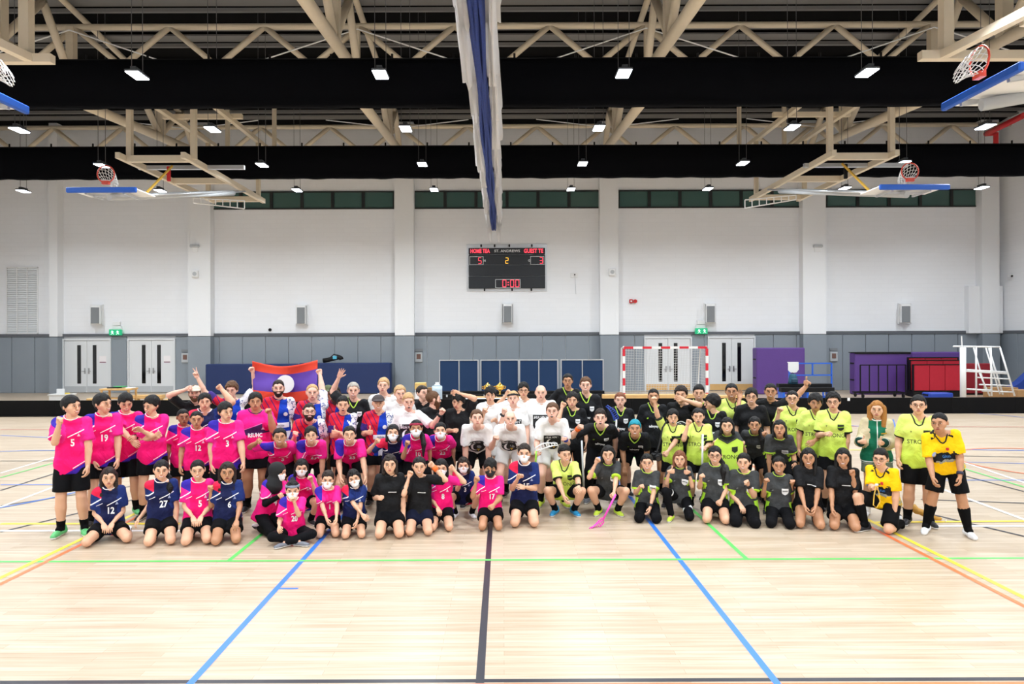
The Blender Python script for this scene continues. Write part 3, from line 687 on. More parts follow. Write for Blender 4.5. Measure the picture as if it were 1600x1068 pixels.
d = 27.6; x0, x1 = Wx(684, d), Wx(946, d); t = thing('folded_bleacher', 'low black folded bleacher in front of the blue dividers', 'bleacher', ((x0+x1)/2, d, 0)); w = (x1-x0)/2
for j in range(2): MB().bbox(-w, w, .3*j, .3*j+.28, .02, .2+.1*j, .01).build('tier', M_BLK, t)
for i in range(9): MB().bbox(-w+.35+i*(2*w-.7)/8-.03, -w+.35+i*(2*w-.7)/8+.03, -.02, .0, .1, .19, .005).build('bracket', M_LGREY, t)
def bench(px0, px1, pyt, d, label, m=M_WOOD, dp=.32):
    x0, x1 = Wx(px0, d), Wx(px1, d); z = Wz(pyt, d); t = thing('wooden_bench', label, 'bench', ((x0+x1)/2, d, 0)); w = (x1-x0)/2
    MB().bbox(-w, w, 0, dp, z-.14, z, .015).build('seat', m, t)
    for s in (-.85, 0, .85) if w > 1 else (-.8, .8):
        MB().bbox(s*w-.05, s*w+.05, .04, dp-.04, 0, z-.14, .01).build('leg', m, t)
    return t
bench(942, 1112, 617, 23.6, 'long pale wooden bench behind the boards in front of the goal')
bench(1120, 1182, 619, 23.8, 'short pale wooden bench end right of the goal')
bench(134, 158, 620, 24.2, 'small wooden bench left of the side table'); bench(206, 252, 615, 26.0, 'wooden bench right of the side table'); bench(255, 275, 622, 24.5, 'short wooden bench by the second left door')
# side table with gear
d = 25.0; x0, x1 = Wx(162, d), Wx(209, d); z = Wz(604, d); t = thing('side_table', 'small wooden table with folders behind the boards at left', 'table', ((x0+x1)/2, d, 0)); w = (x1-x0)/2
MB().bbox(-w, w, -.3, .3, z-.06, z, .01).build('table_top', M_WOOD, t)
for sx in (-1, 1):
    for sy in (-1, 1): MB().bbox(sx*(w-.06)-.03, sx*(w-.06)+.03, sy*.25-.03, sy*.25+.03, 0, z-.06, .006).build('leg', M_WOOD, t)
MB().box(-w+.06, w-.06, -.24, .24, .3, .34).build('shelf', M_WOOD, t)
t2 = thing('folder_stack', 'black and green folders lying on the wooden side table', 'folders', ((x0+x1)/2-.05, d, z)); MB().bbox(-.3, .1, -.15, .12, 0, .04, .008).build('black_folder', M_BLK, t2); MB().bbox(-.1, .28, -.12, .15, .04, .07, .008).build('green_folder', mat('green_card', (60, 150, 90), .7), t2)
t3 = thing('paper_sheet', 'white paper pile on right end of the wooden side table', 'paper', ((x0+x1)/2+.42, d, z)); MB().bbox(-.13, .13, -.1, .1, 0, .03, .004).build('sheets', M_WHITE, t3); MB().box(-.12, .1, -.08, .11, .03, .034).build('top_sheet', M_BACKPAPER, t3)
M_CRATE = mat('frosted_plastic', (222, 222, 220), .4)
d = 23.4; c = floor_at(97, d); t = thing('plastic_crate', 'frosted plastic crate with papers behind the boards at far left', 'crate', (c.x, d, 0)); zc = Wz(614, d)
b = MB(); b.box(-.3, .3, -.22, -.2, .02, zc); b.box(-.3, .3, .2, .22, .02, zc); b.box(-.3, -.28, -.2, .2, .02, zc); b.box(.28, .3, -.2, .2, .02, zc); b.box(-.28, .28, -.2, .2, .02, .05); b.build('tub', M_CRATE, t)
b = MB(); b.box(-.33, .33, -.25, -.19, zc, zc+.03); b.box(-.33, .33, .19, .25, zc, zc+.03); b.box(-.33, -.27, -.19, .19, zc, zc+.03); b.box(.27, .33, -.19, .19, zc, zc+.03); b.build('lip', M_CRATE, t)
MB().bbox(-.18, .08, -.02, .01, .1, zc+.2, .004).build('paper', M_WHITE, t); MB().bbox(-.0, .2, .05, .1, .1, zc+.06, .01).build('yellow_pack', mat('yellow_pack', (236, 206, 90), .6), t)
# purple mats, trolley, tables, umpire stand on the right
gym_mat(1182, 1258, 544.5, 29.6, M_MATP, 'tall purple crash mat standing beside the right doors', .5)
gym_mat(1336, 1424, 553, 29.2, M_MATP, 'purple crash mat with dark top edge behind the cage trolley', .5)
gym_mat(1425, 1502, 552, 30.0, M_MATP, 'purple crash mat partly hidden behind red folded tables', .4)
o = thing('mat_cover', 'black cover along the top of the purple mat', 'cover', (0, 0, 0)); x0, x1 = Wx(1336, 29.15), Wx(1424, 29.15); z = Wz(553, 29.2)
MB().bbox(x0, x1, 29.17, 29.72, z+.002, z+.03, .01).build('sheet', M_BLK, o); MB().bbox(x0, x1, 29.17, 29.195, z-.05, z+.002, .008).build('hem', M_BLK, o)
M_BLUEM = mat('blue_steel', (30, 100, 215), .4)
d = 26.6; c = floor_at(1266, d); t = thing('blue_trolley', 'blue steel frame trolley in front of the purple mat', 'trolley', (c.x, d, 0)); w = 33*d/FPX; z = Wz(569, d); zl = Wz(606, d)
f = MB(); 
for p, q in (((-w,z),(w,z)), ((-w,.1),(-w,z)), ((w,.1),(w,z)), ((-w,zl+.45),(w,zl+.45)), ((w*.1,zl+.45),(w*.1,z)), ((-w,.35),(w,.35)), ((-w,.12),(w,.12))): f.beam((p[0], 0, p[1]), (q[0], 0, q[1]), .045)
for s in (-1, 1): f.beam((s*w, 0, .12), (s*w, .7, .12), .045); f.beam((s*w, .7, .1), (s*w, .7, .5), .045)
f.beam((-w, .7, .48), (w, .7, .48), .045)
f.build('frame', M_BLUEM, t)
for sx in (-1, 1):
    for y_ in (0, .7): MB().tube([(sx*w-.02, y_, .06), (sx*w+.02, y_, .06)], .06, 10).build('castor', M_BLK, t)
for k_, (a, b, top, bot) in enumerate(((1217, 1300, 601, 607), (1221, 1304, 607, 614))):
    dd = 25.9 - .3*k_; x0, x1 = Wx(a, dd), Wx(b, dd); q = thing('black_step', 'black step bench stacked before the blue trolley, %s one' % ('upper rear', 'lower front')[k_], 'step', ((x0+x1)/2, dd, 0)); hw_ = (x1-x0)/2
    MB().bbox(-hw_, hw_, 0, .28, Wz(bot, dd), Wz(top, dd), .01).build('tread', M_BLK, q)
    for s in (-1, 0, 1): MB().bbox(s*hw_*.9-.04, s*hw_*.9+.04, .02, .26, 0, Wz(bot, dd), .01).build('support', M_BLUEM, q)
dd = 25.9; c = W(1241, 601, dd); t = thing('backpack', 'teal backpack standing on the black steps', 'backpack', (c.x, dd+.12, Wz(601, dd)))
b = MB(); b.tube([(0, 0, .0), (0, 0, .1), (0, 0, .24), (0, 0, .32), (0, 0, .36)], .18, 12, r2=.1); b.build('body', mat('teal_nylon', (34, 84, 108), .6), t, smooth=True); MB().bbox(-.12, .12, -.2, -.1, .03, .2, .03).build('front_pocket', mat('teal_dark', (24, 60, 84), .6), t); MB().tube([(-.05, 0, .35), (0, 0, .41), (.05, 0, .35)], .012, 6).build('grab_loop', M_BLK, t)
c = W(1240, 569, 26.55); t = thing('white_cloth', 'white cloth hung over the blue trolley rail', 'cloth', (c.x, 26.6, Wz(569, 26.6)+.024))
MB().prism([(-.2, .0), (-.2, -.28), (-.12, -.36), (.0, -.38), (.12, -.36), (.2, -.26), (.2, 0)], -.03, -.022).build('front_flap', M_WHITE, t); MB().box(-.2, .2, -.03, .05, 0, .03).build('fold', M_WHITE, t)
d = 27.6; x0, x1 = Wx(1344, d), Wx(1415, d); t = thing('cage_trolley', 'black steel cage trolley before the purple mat', 'trolley', ((x0+x1)/2, d, 0)); w = (x1-x0)/2; z = Wz(572, d)
f = MB(); f.beam((-w,0,z),(w,0,z),.04); f.beam((-w,0,.2),(w,0,.2),.05); f.beam((-w,.6,.2),(w,.6,.2),.05); f.beam((-w,0,.2),(-w,.6,.2),.05); f.beam((w,0,.2),(w,.6,.2),.05); f.beam((-w,0,.2),(-w,0,z),.04); f.beam((w,0,.2),(w,0,z),.04); f.build('frame', M_BLK, t)
for i in range(1, 5): MB().beam((-w+2*w*i/5, 0, .2), (-w+2*w*i/5, 0, z), .035).build('bar', M_BLK, t)
for sx in (-1, 1):
    for y_ in (0, .6): MB().tube([(sx*(w-.1)-.02, y_, .09), (sx*(w-.1)+.02, y_, .09)], .09, 10).build('castor', M_BLK, t)
for k_, (a, b, top, dd, where) in enumerate(((1418, 1497, 560, 28.6, 'rearmost, tallest'), (1421, 1500, 564, 28.3, 'middle'), (1426, 1502, 571, 28.0, 'front'))):
    x0, x1 = Wx(a, dd), Wx(b, dd); z = Wz(top, dd); w = (x1-x0)/2; t = thing('folded_table', 'red topped folding table stored upright, %s of the stack' % where, 'table', ((x0+x1)/2, dd, .22), 'folded red tables')
    for i in range(3):
        MB().bbox(-w+.04+i*(2*w-.08)/3+.008, -w+.04+(i+1)*(2*w-.08)/3-.008, -.02, .05, .04, z-.26, .008).build('panel', M_REDT, t)
    f = MB(); f.box(-w, w, -.03, .06, z-.26, z-.22); f.box(-w, w, -.03, .06, 0, .04); f.box(-w, -w+.04, -.03, .06, .04, z-.26); f.box(w-.04, w, -.03, .06, .04, z-.26); f.build('frame', M_BLK, t)
    MB().bbox(-w, w, -.03, .2, -.22, 0.0, .02).build('base_rail', M_BLK, t)
gym_mat(1452, 1490, 616, 25.6, mat('bright_blue_mat', (24, 60, 160), .5), 'low bright blue mat lying before the red tables', .5)
d = 29.0; x0, x1 = Wx(1509, d), Wx(1548, d); t = thing('red_panel', 'dark red padded panel behind the umpire stand', 'panel', ((x0+x1)/2, d, 0)); w = (x1-x0)/2; z = Wz(570, d)
MB().bbox(-w, w, 0, .12, 0.05, z, .03).build('pad', mat('dark_red_pad', (140, 20, 34), .6), t); MB().box(-w, w, -.01, .13, 0, .05).build('foot', M_BLK, t)
# umpire stand
d = 25.4; t = thing('umpire_stand', 'white steel volleyball umpire stand with ladder at far right', 'umpire stand', (0, d, 0))
def uz(py): return Wz(py, d)
def ux(px): return Wx(px, d)
MB().tube([(ux(1504.5), 0, 0), (ux(1504.5), 0, uz(545))], .1, 12).build('post', M_WHITE, t, smooth=True); MB().tube([(ux(1503), 0, uz(545)), (ux(1502.5), 0, uz(527))], .02, 6).build('antenna_tip', M_WHITE, t)
def bars(name, prs, r=.032, y=0):
    for p, q in prs: MB().tube([(ux(p[0]), y, uz(p[1])), (ux(q[0]), y, uz(q[1]))], r, 7).build(name, M_WHITE, t, smooth=True)
bars('frame_tube', (((1506, 543.5), (1562, 544.5)), ((1562, 544.5), (1585, 621)), ((1525, 544), (1525, 621)), ((1548, 545), (1549, 621)), ((1510, 610), (1549, 612))))
bars('brace', (((1521, 545), (1540, 612)), ((1540, 545), (1562, 618)), ((1530, 585), (1546, 621))), .026)
bars('platform', (((1510, 580), (1573, 584)), ((1510, 582), (1573, 586)))); bars('rung', (((1527, 592), (1577, 594.5)), ((1530, 603), (1580, 605)), ((1534, 613), (1583, 615))), .024)
bars('frame_tube', (((1506, 543.5), (1562, 544.5)), ((1525, 544), (1525, 621)), ((1562, 544.5), (1585, 621))), .032, .6)
for k_, (a, b, top, dd, where) in enumerate(((1549, 1591, 608, 27.5, 'larger left'), (1590, 1612, 612, 26.2, 'smaller right'))):
    x0, x1 = Wx(a, dd), Wx(b, dd); z = Wz(top, dd); t = thing('cardboard_box', 'brown cardboard box behind the umpire stand, %s one' % where, 'box', ((x0+x1)/2, dd, 0)); w = (x1-x0)/2
    MB().bbox(-w, w, 0, .5, 0, z, .01).build('carton', mat('cardboard', (176, 136, 92), .8, var=.08), t); MB().box(-w-.003, w+.003, .2, .28, z-.0, z+.004).build('tape', mat('tape', (200, 170, 120), .4), t)
t = thing('blue_tarp_pile', 'blue folded tarp leaning in the right corner', 'tarp', W(1596, 611, 27.9)); MB().prism([(-.45, 0), (.9, 0), (.9, .85), (.5, .75), (0, .3)], 0, .4).build('folded_sheet', mat('blue_tarp', (26, 62, 150), .6, bump=.4, bscale=6), t); t.location.z = .3; MB().box(-.45, .9, 0, .4, -.3, 0).build('lower_fold', MATS['blue_tarp'], t)
# handball goal
M_GR, M_GW = mat('goal_red', (214, 30, 52), .4), mat('goal_white', (240, 240, 240), .4)
d = 26.5; xa, xb = Wx(973, d), Wx(1106, d); zc = Wz(542, d); t = thing('handball_goal', 'handball goal with red and white striped frame and net', 'goal', ((xa+xb)/2, d, 0)); w = (xb-xa)/2
def striped(p, q, n):
    p, q = Vector(p), Vector(q)
    for i in range(n): 
        a, b = p.lerp(q, i/n), p.lerp(q, (i+1)/n); MB().beam(a, b, .085).build('frame_stripe', M_GR if i % 2 == 0 else M_GW, t)
striped((-w+.04, 0, zc-.04), (w-.04, 0, zc-.04), 9); 
for s in (-1, 1): striped((s*(w-.04), 0, zc-.08), (s*(w-.04), 0, 0.05), 7)
bk = MB()
for s in (-1, 1): bk.tube([(s*(w-.04), 0, zc), (s*(w-.08), .75, zc-.08), (s*(w-.1), 1.1, .05), (s*(w-.04), 0, .04)], .028, 7)
bk.tube([(-w+.1, 1.1, .05), (w-.1, 1.1, .05)], .028, 7); bk.build('back_frame', M_GW, t, smooth=True)
nb = MB(); N = 30
def gp(u, v_):      # back sheet of the net, sagging
    x = -w+.06 + (2*w-.12)*u; y = .75 + .35*v_ + .08*math.sin(math.pi*u); return (x, y, (zc-.1)*(1-v_) + .05 - .05*math.sin(math.pi*u)*(1-v_))
for i in range(N+1): nb.tube([gp(i/N, j/8) for j in range(9)], .006, 3, caps=False)
for j in range(20): nb.tube([gp(i/10, j/20) for i in range(11)], .006, 3, caps=False)
for s in (-1, 1):
    for j in range(18):
        z = .08 + (zc-.2)*j/17; nb.tube([(s*(w-.05), .02, z), (s*(w-.06), .75+.35*(1-z/zc), z)], .006, 3, caps=False)
    for i in range(8):
        y = .1 + i*.09; nb.tube([(s*(w-.05), y, .05), (s*(w-.05), y, zc-.1)], .006, 3, caps=False)
for i in range(N+1): nb.tube([(-w+.06+(2*w-.12)*i/N, .02, zc-.08), gp(i/N, 0)], .006, 3, caps=False)
nb.build('net', mat('goal_net_cord', (214, 216, 218), .8), t)
# table with trophies behind the group
d = 23.0; t = thing('trophy_table', 'white clothed table behind the group carrying trophies', 'table', (Wx(768, d), d, 0)); z = Wz(621, d)
MB().bbox(-.9, .9, -.35, .35, z-.05, z, .015).build('table_top', M_WHITE, t); MB().bbox(-.9, .9, -.35, -.34, .05, z-.05, .004).build('cloth_front', M_WHITE, t)
for sx in (-1, 1):
    for sy in (-1, 1): MB().tube([(sx*.82, sy*.3, 0), (sx*.82, sy*.3, z-.05)], .02, 6).build('leg', M_STEEL, t)
MB().bbox(-.95, .95, .0, .3, z+.001, z+.03, .01).build('wood_board', M_WOOD, t)
M_GOLD = mat('gold', (224, 180, 80), .25, metal=.9)
for px, top, lab in ((762, 598, 'gold trophy cup with white lid on the table, left one'), (781, 597.5, 'gold trophy cup on the table, right taller one')):
    c = W(px, top, d); hh_ = c.z - (z+.03); t = thing('trophy', lab, 'trophy', (c.x, d+.1, z+.03)); prof = [(0, .09), (.06, .09), (.07, .05), (.25, .022), (.42, .03), (.5, .1), (.66, .14), (.75, .15), (.8, .12), (.9, .05), (.96, .03), (1, .012)]; n = 14; v = []; f = []
    for zz, r in prof:
        for k_ in range(n): a = 2*math.pi*k_/n; v.append((r*math.cos(a), r*math.sin(a), zz*hh_))
    for i in range(len(prof)-1):
        for k_ in range(n): f.append((i*n+k_, i*n+(k_+1) % n, (i+1)*n+(k_+1) % n, (i+1)*n+k_))
    f += [tuple(range(n))[::-1], tuple((len(prof)-1)*n+k_ for k_ in range(n))]
    MB().add(v, f).build('cup', M_GOLD, t, smooth=True)
    for s in (-1, 1): MB().tube([(s*.13, 0, .74*hh_), (s*.19, 0, .72*hh_), (s*.18, 0, .6*hh_), (s*.09, 0, .52*hh_)], .014, 6).build('handle', M_GOLD, t, smooth=True)
    MB().bbox(-.1, .1, -.1, .1, -.0, .07, .01).build('plinth', M_BLK, t)
# signboard + cartons behind the group, left of the dividers
d = 23.4; c = W(655, 598, d); t = thing('carton_tower', 'pale cardboard box on a stand right of the blue mats', 'box', (c.x, d, 0)); MB().bbox(-.14, .2, 0, .3, .0, c.z-.22, .01).build('lower_carton', M_BACKPAPER, t); MB().bbox(-.15, .21, -.01, .31, c.z-.22, c.z, .01).build('upper_carton', mat('pale_carton', (222, 184, 112), .8), t)
c = W(668, 606, d); t = thing('small_carton', 'small brown carton beside the pale cardboard box', 'box', (c.x+.1, d+.1, 0)); MB().bbox(-.12, .16, 0, .3, 0, c.z, .01).build('carton', mat('brown_carton', (150, 112, 70), .8), t); MB().box(-.12, .16, .12, .18, c.z, c.z+.004).build('tape', MATS['tape'], t)
d = 22.9; c = W(683, 597, d); t = thing('water_jug', 'translucent pale water jug left of the blue dividers', 'jug', (c.x, d, 0)); b = MB(); b.tube([(0, 0, 0), (0, 0, .5), (0, 0, c.z-.25), (0, 0, c.z-.12)], .17, 12); b.tube([(0, 0, c.z-.12), (0, 0, c.z-.05)], .15, 12, r2=.06); b.build('bottle', mat('jug_plastic', (196, 214, 226), .2), t, smooth=True); MB().tube([(0, 0, c.z-.05), (0, 0, c.z)], .06, 10).build('cap', M_WHITE, t)
d = 22.6; c = W(712, 629, d); t = thing('black_signboard', 'black board with white letter M behind the group', 'sign', (c.x, d, 0)); MB().bbox(-.65, .65, 0, .04, .05, Wz(623, d), .01).build('board', M_SBLK, t); flat_text('M', t, M_WHITE, -.2, -.004, Wz(637, d), .26)
for s in (-1, 1): MB().bbox(s*.5-.03, s*.5+.03, -.1, .14, 0, .05, .005).build('foot', M_BLK, t)
# ------------------------------------------------------------------ implicit bodies
def surfnet(F, org, h):
    """naive surface nets, quads only"""
    nx, ny, nz = F.shape; S = F < 0
    c = np.zeros((nx-1, ny-1, nz-1), np.int8)
    for i in (0, 1):
        for j in (0, 1):
            for k in (0, 1): c += S[i:nx-1+i, j:ny-1+j, k:nz-1+k]
    act = (c > 0) & (c < 8); I = np.argwhere(act)
    if len(I) == 0: return np.zeros((0, 3)), np.zeros((0, 4), int)
    ids = np.full(act.shape, -1, np.int32); ids[act] = np.arange(len(I))
    co = np.array([(i, j, k) for i in (0, 1) for j in (0, 1) for k in (0, 1)])
    vals = np.stack([F[I[:, 0]+a, I[:, 1]+b, I[:, 2]+d] for a, b, d in co], 1)
    acc = np.zeros((len(I), 3)); cnt = np.zeros(len(I))
    for a in range(8):
        for ax in range(3):
            if co[a][ax] == 0:
                b = a + (4, 2, 1)[ax]; va, vb = vals[:, a], vals[:, b]; m = (va < 0) != (vb < 0)
                t = np.where(m, va/np.where(m, va-vb, 1), 0); p = np.repeat(co[a][None].astype(float), len(I), 0); p[:, ax] += t
                acc += p*m[:, None]; cnt += m
    V = (I + acc/cnt[:, None])*h + org
    Q = []
    for ax in range(3):
        sl0 = [slice(None)]*3; sl1 = [slice(None)]*3; sl0[ax] = slice(0, -1); sl1[ax] = slice(1, None)
        A, B = S[tuple(sl0)], S[tuple(sl1)]; e = np.argwhere(A != B); o1, o2 = (ax+1) % 3, (ax+2) % 3
        e = e[(e[:, o1] > 0) & (e[:, o2] > 0) & (e[:, o1] < F.shape[o1]-1) & (e[:, o2] < F.shape[o2]-1)]
        if len(e) == 0: continue
        d1 = np.zeros(3, int); d1[o1] = 1; d2 = np.zeros(3, int); d2[o2] = 1
        q = np.stack([ids[tuple((e-d1-d2).T)], ids[tuple((e-d2).T)], ids[tuple(e.T)], ids[tuple((e-d1).T)]], 1)
        flip = ~A[tuple(e.T)]; q[flip] = q[flip][:, ::-1]; Q.append(q)
    return V, np.concatenate(Q)
def smin(a, b, k):
    h = np.maximum(k - np.abs(a-b), 0)/k
    return np.minimum(a, b) - h*h*k*.25
def solid(prims, vox, wave=None, mg=.05):
    """prims: (a, b, ra, rb, k, planes). Smooth union of tapered limbs -> quads"""
    A = np.array([p[0] for p in prims]); B = np.array([p[1] for p in prims]); R = np.array([max(p[2], p[3]) for p in prims])
    lo = np.minimum(A, B).min(0) - R.max() - 2*vox; hi = np.maximum(A, B).max(0) + R.max() + 2*vox
    n = np.ceil((hi-lo)/vox).astype(int) + 1
    ax = [np.float32(lo[i]) + np.arange(n[i], dtype=np.float32)*np.float32(vox) for i in range(3)]
    F = np.full(n, .2, np.float32)
    for p in prims:
        a, b, ra, rb, k, pl = p; a = np.asarray(a, np.float32); b = np.asarray(b, np.float32); r = max(ra, rb) + mg
        s = []
        for i in range(3):
            i0 = max(0, int((min(a[i], b[i]) - r - lo[i])/vox)); i1 = min(n[i], int((max(a[i], b[i]) + r - lo[i])/vox) + 2); s.append(slice(i0, i1))
        x, y, z = (ax[i][s[i]] - a[i] for i in range(3)); ba = b - a; L = max(float(ba @ ba), 1e-8)
        dt = (x*ba[0])[:, None, None] + (y*ba[1])[None, :, None] + (z*ba[2])[None, None, :]
        q = (x*x)[:, None, None] + (y*y)[None, :, None] + (z*z)[None, None, :]
        t = np.clip(dt/L, 0, 1); d = np.sqrt(np.maximum(q - 2*t*dt + t*t*L, 0)) - (ra + (rb-ra)*t)
        for pt, nr in pl:
            pt = np.asarray(pt) - a
            d = np.maximum(d, ((x-pt[0])*nr[0])[:, None, None] + ((y-pt[1])*nr[1])[None, :, None] + ((z-pt[2])*nr[2])[None, None, :])
        s = tuple(s); F[s] = smin(F[s], d, k)
    if wave:
        amp, fr, ph = wave
        w = np.sin((ax[0]*fr)[:, None, None] + (ax[2]*fr*.55)[None, None, :] + ph) + np.sin((ax[2]*fr*.8)[None, None, :] - (ax[0]*fr*.6)[:, None, None] + (ax[1]*fr*.7)[None, :, None] + ph*2.3)
        F += (amp*w).astype(np.float32)
    F[0] = F[-1] = .2; F[:, 0] = F[:, -1] = .2; F[:, :, 0] = F[:, :, -1] = .2
    return surfnet(F, lo, vox)
def field_proto(fn, lo, hi, vox):
    n = np.ceil((np.array(hi)-np.array(lo))/vox).astype(int) + 1
    g = np.meshgrid(*[lo[i] + np.arange(n[i])*vox for i in range(3)], indexing='ij')
    F = fn(*g); F[0] = F[-1] = .1; F[:, 0] = F[:, -1] = .1; F[:, :, 0] = F[:, :, -1] = .1
    return surfnet(F, np.array(lo), vox)
def ell(X, Y, Z, c, r):
    x, y, z = (X-c[0])/r[0], (Y-c[1])/r[1], (Z-c[2])/r[2]; k0 = np.sqrt(x*x+y*y+z*z) + 1e-9
    k1 = np.sqrt((x/r[0])**2 + (y/r[1])**2 + (z/r[2])**2) + 1e-9
    return k0*(k0-1)/k1
def cap(X, Y, Z, a, b, ra, rb):
    a, b = np.array(a, float), np.array(b, float); ba = b-a; x, y, z = X-a[0], Y-a[1], Z-a[2]
    t = np.clip((x*ba[0]+y*ba[1]+z*ba[2])/max(ba @ ba, 1e-9), 0, 1)
    return np.sqrt((x-t*ba[0])**2 + (y-t*ba[1])**2 + (z-t*ba[2])**2) - (ra+(rb-ra)*t)
def cubesphere(n=3):
    V = []; Q = []; key = {}
    for ax in range(3):
        for s in (-1, 1):
            g = {}
            for i in range(n+1):
                for j in range(n+1):
                    p = [0, 0, 0]; p[ax] = s; p[(ax+1) % 3] = math.tan((2*i/n-1)*math.pi/4); p[(ax+2) % 3] = math.tan((2*j/n-1)*math.pi/4)
                    p = np.array(p)/np.linalg.norm(p); k = tuple(np.round(p, 5))
                    if k not in key: key[k] = len(V); V.append(p)
                    g[i, j] = key[k]
            for i in range(n):
                for j in range(n):
                    q = [g[i, j], g[i+1, j], g[i+1, j+1], g[i, j+1]]; Q.append(q if s > 0 else q[::-1])
    return np.array(V), np.array(Q)
CS_V, CS_Q = cubesphere(3)
def blob(c, r, rot=0.0):
    v = CS_V*np.array(r); 
    if rot: c_, s_ = math.cos(rot), math.sin(rot); v = np.stack([v[:, 0]*c_ - v[:, 2]*s_, v[:, 1], v[:, 0]*s_ + v[:, 2]*c_], 1)
    return v + np.array(c), CS_Q
def join(parts):
    V = []; Q = []; M = []; o = 0
    for v, q, m in parts:
        V.append(v); Q.append(q + o); M.append(np.full(len(q), m)); o += len(v)
    return np.concatenate(V), np.concatenate(Q), np.concatenate(M)

# ---- heads. Local frame: x right in the photo, -y is the face, z up; face height .225
def skull(X, Y, Z):
    F = ell(X, Y, Z, (0, .012, .03), (.074, .094, .082))
    F = smin(F, cap(X, Y, Z, (0, -.012, -.03), (0, -.05, -.082), .062, .03), .03)
    for s in (-1, 1):
        F = smin(F, cap(X, Y, Z, (s*.04, -.048, -.018), (s*.025, -.062, -.06), .03, .022), .03)
    F = smin(F, cap(X, Y, Z, (-.03, -.066, .035), (.03, -.066, .035), .022, .022), .02)
    return F
def head_fn(X, Y, Z):
    F = skull(X, Y, Z)
    for s in (-1, 1): F = np.maximum(F, -(ell(X, Y, Z, (s*.032, -.102, .012), (.02, .018, .013))))
    F = smin(F, cap(X, Y, Z, (0, -.088, .02), (0, -.108, -.022), .007, .0125), .012)
    for s in (-1, 1):
        F = smin(F, ell(X, Y, Z, (s*.0115, -.096, -.024), (.009, .011, .008)), .006)
        F = smin(F, ell(X, Y, Z, (s*.078, .012, .0), (.011, .019, .031)), .008)
    F = smin(F, ell(X, Y, Z, (0, -.086, -.052), (.026, .012, .014)), .012)
    return F
HEAD = field_proto(head_fn, (-.105, -.135, -.13), (.105, .125, .13), .0085)
# material slots of a person: 0 skin 1 eye white 2 dark 3 lip 4 teeth 5 brow
def face_parts(expr, masked, thin):
    P = []
    for s in (-1, 1):
        eh = .0038 if thin else .0052
        P.append(blob((s*.032, -.0855, .0105), (.0135, .0055, eh)) + (1,))
        P.append(blob((s*.032, -.0895, .0105), (.0066, .0042, eh*1.0)) + (2,))
        P.append(blob((s*.0325, -.0885, .0105 + eh), (.0175, .0045, .0021), s*.04) + (2,))
        P.append(blob((s*.034, -.0885, .032), (.0175, .007, .0032), s*.07) + (5,))
    if not masked:
        if expr == 'open':
            P.append(blob((0, -.0955, -.056), (.021, .006, .0155)) + (3,)); P.append(blob((0, -.1, -.057), (.0165, .004, .011)) + (2,)); P.append(blob((0, -.1025, -.0505), (.013, .0025, .0035)) + (4,))
        elif expr == 'smile':
            P.append(blob((0, -.0955, -.0545), (.024, .006, .0075)) + (3,)); P.append(blob((0, -.0995, -.0535), (.0205, .004, .0042)) + (4,))
            for s in (-1, 1): P.append(blob((s*.0255, -.0895, -.0485), (.009, .006, .0038), s*.75) + (3,))
        else:
            P.append(blob((0, -.0965, -.0495), (.021, .005, .0042)) + (3,)); P.append(blob((0, -.0965, -.0565), (.019, .0055, .005)) + (3,)); P.append(blob((0, -.1, -.053), (.019, .003, .0014)) + (2,))
    return P
FACE = {}
def head_mesh(expr, masked, thin):
    k = (expr, masked, thin)
    if k not in FACE: FACE[k] = join([HEAD + (0,)] + face_parts(*k))
    return FACE[k]
# ---- hair and headwear (shared meshes in the head frame)
def pl(y, pts):
    return np.interp(y, [p[0] for p in pts], [p[1] for p in pts])
def hair_fn(top, line, rough=.0, fr=70, side=.010, seed=0, part=0.0, px0=.012):
    def fn(X, Y, Z):
        F = ell(X, Y, Z, (0, .014, .034), (.076+side, .097+side, .083+top))
        cut = pl(Y, line) + .006*np.sin(X*95+seed) + .004*np.sin(X*210+2*seed) + part*np.clip(1-np.abs(X-px0)/.04, 0, 1)*(Y < -.03) - Z
        F = np.maximum(F, cut)
        F = np.maximum(F, -(skull(X, Y, Z) + .004))
        if rough: F = F + rough*(np.sin(X*fr+seed)*np.sin(Y*fr*.9+1+seed)*np.sin(Z*fr*1.1+2))
        return F
    return fn
SHORT = [(-.12, .072), (-.066, .068), (-.045, .052), (-.03, .02), (-.012, .0), (.02, -.006), (.045, -.05), (.13, -.066)]
FRINGE = [(-.12, .05), (-.07, .05), (-.05, .04), (-.032, .012), (-.012, -.008), (.02, -.02), (.045, -.06), (.13, -.07)]
BUZZ = [(-.12, .07), (-.066, .068), (-.045, .05), (-.03, .03), (-.01, .008), (.02, .0), (.045, -.045), (.13, -.055)]
LONGL = [(-.12, .052), (-.066, .05), (-.052, .0), (-.03, -.06), (.0, -.09), (.13, -.1)]
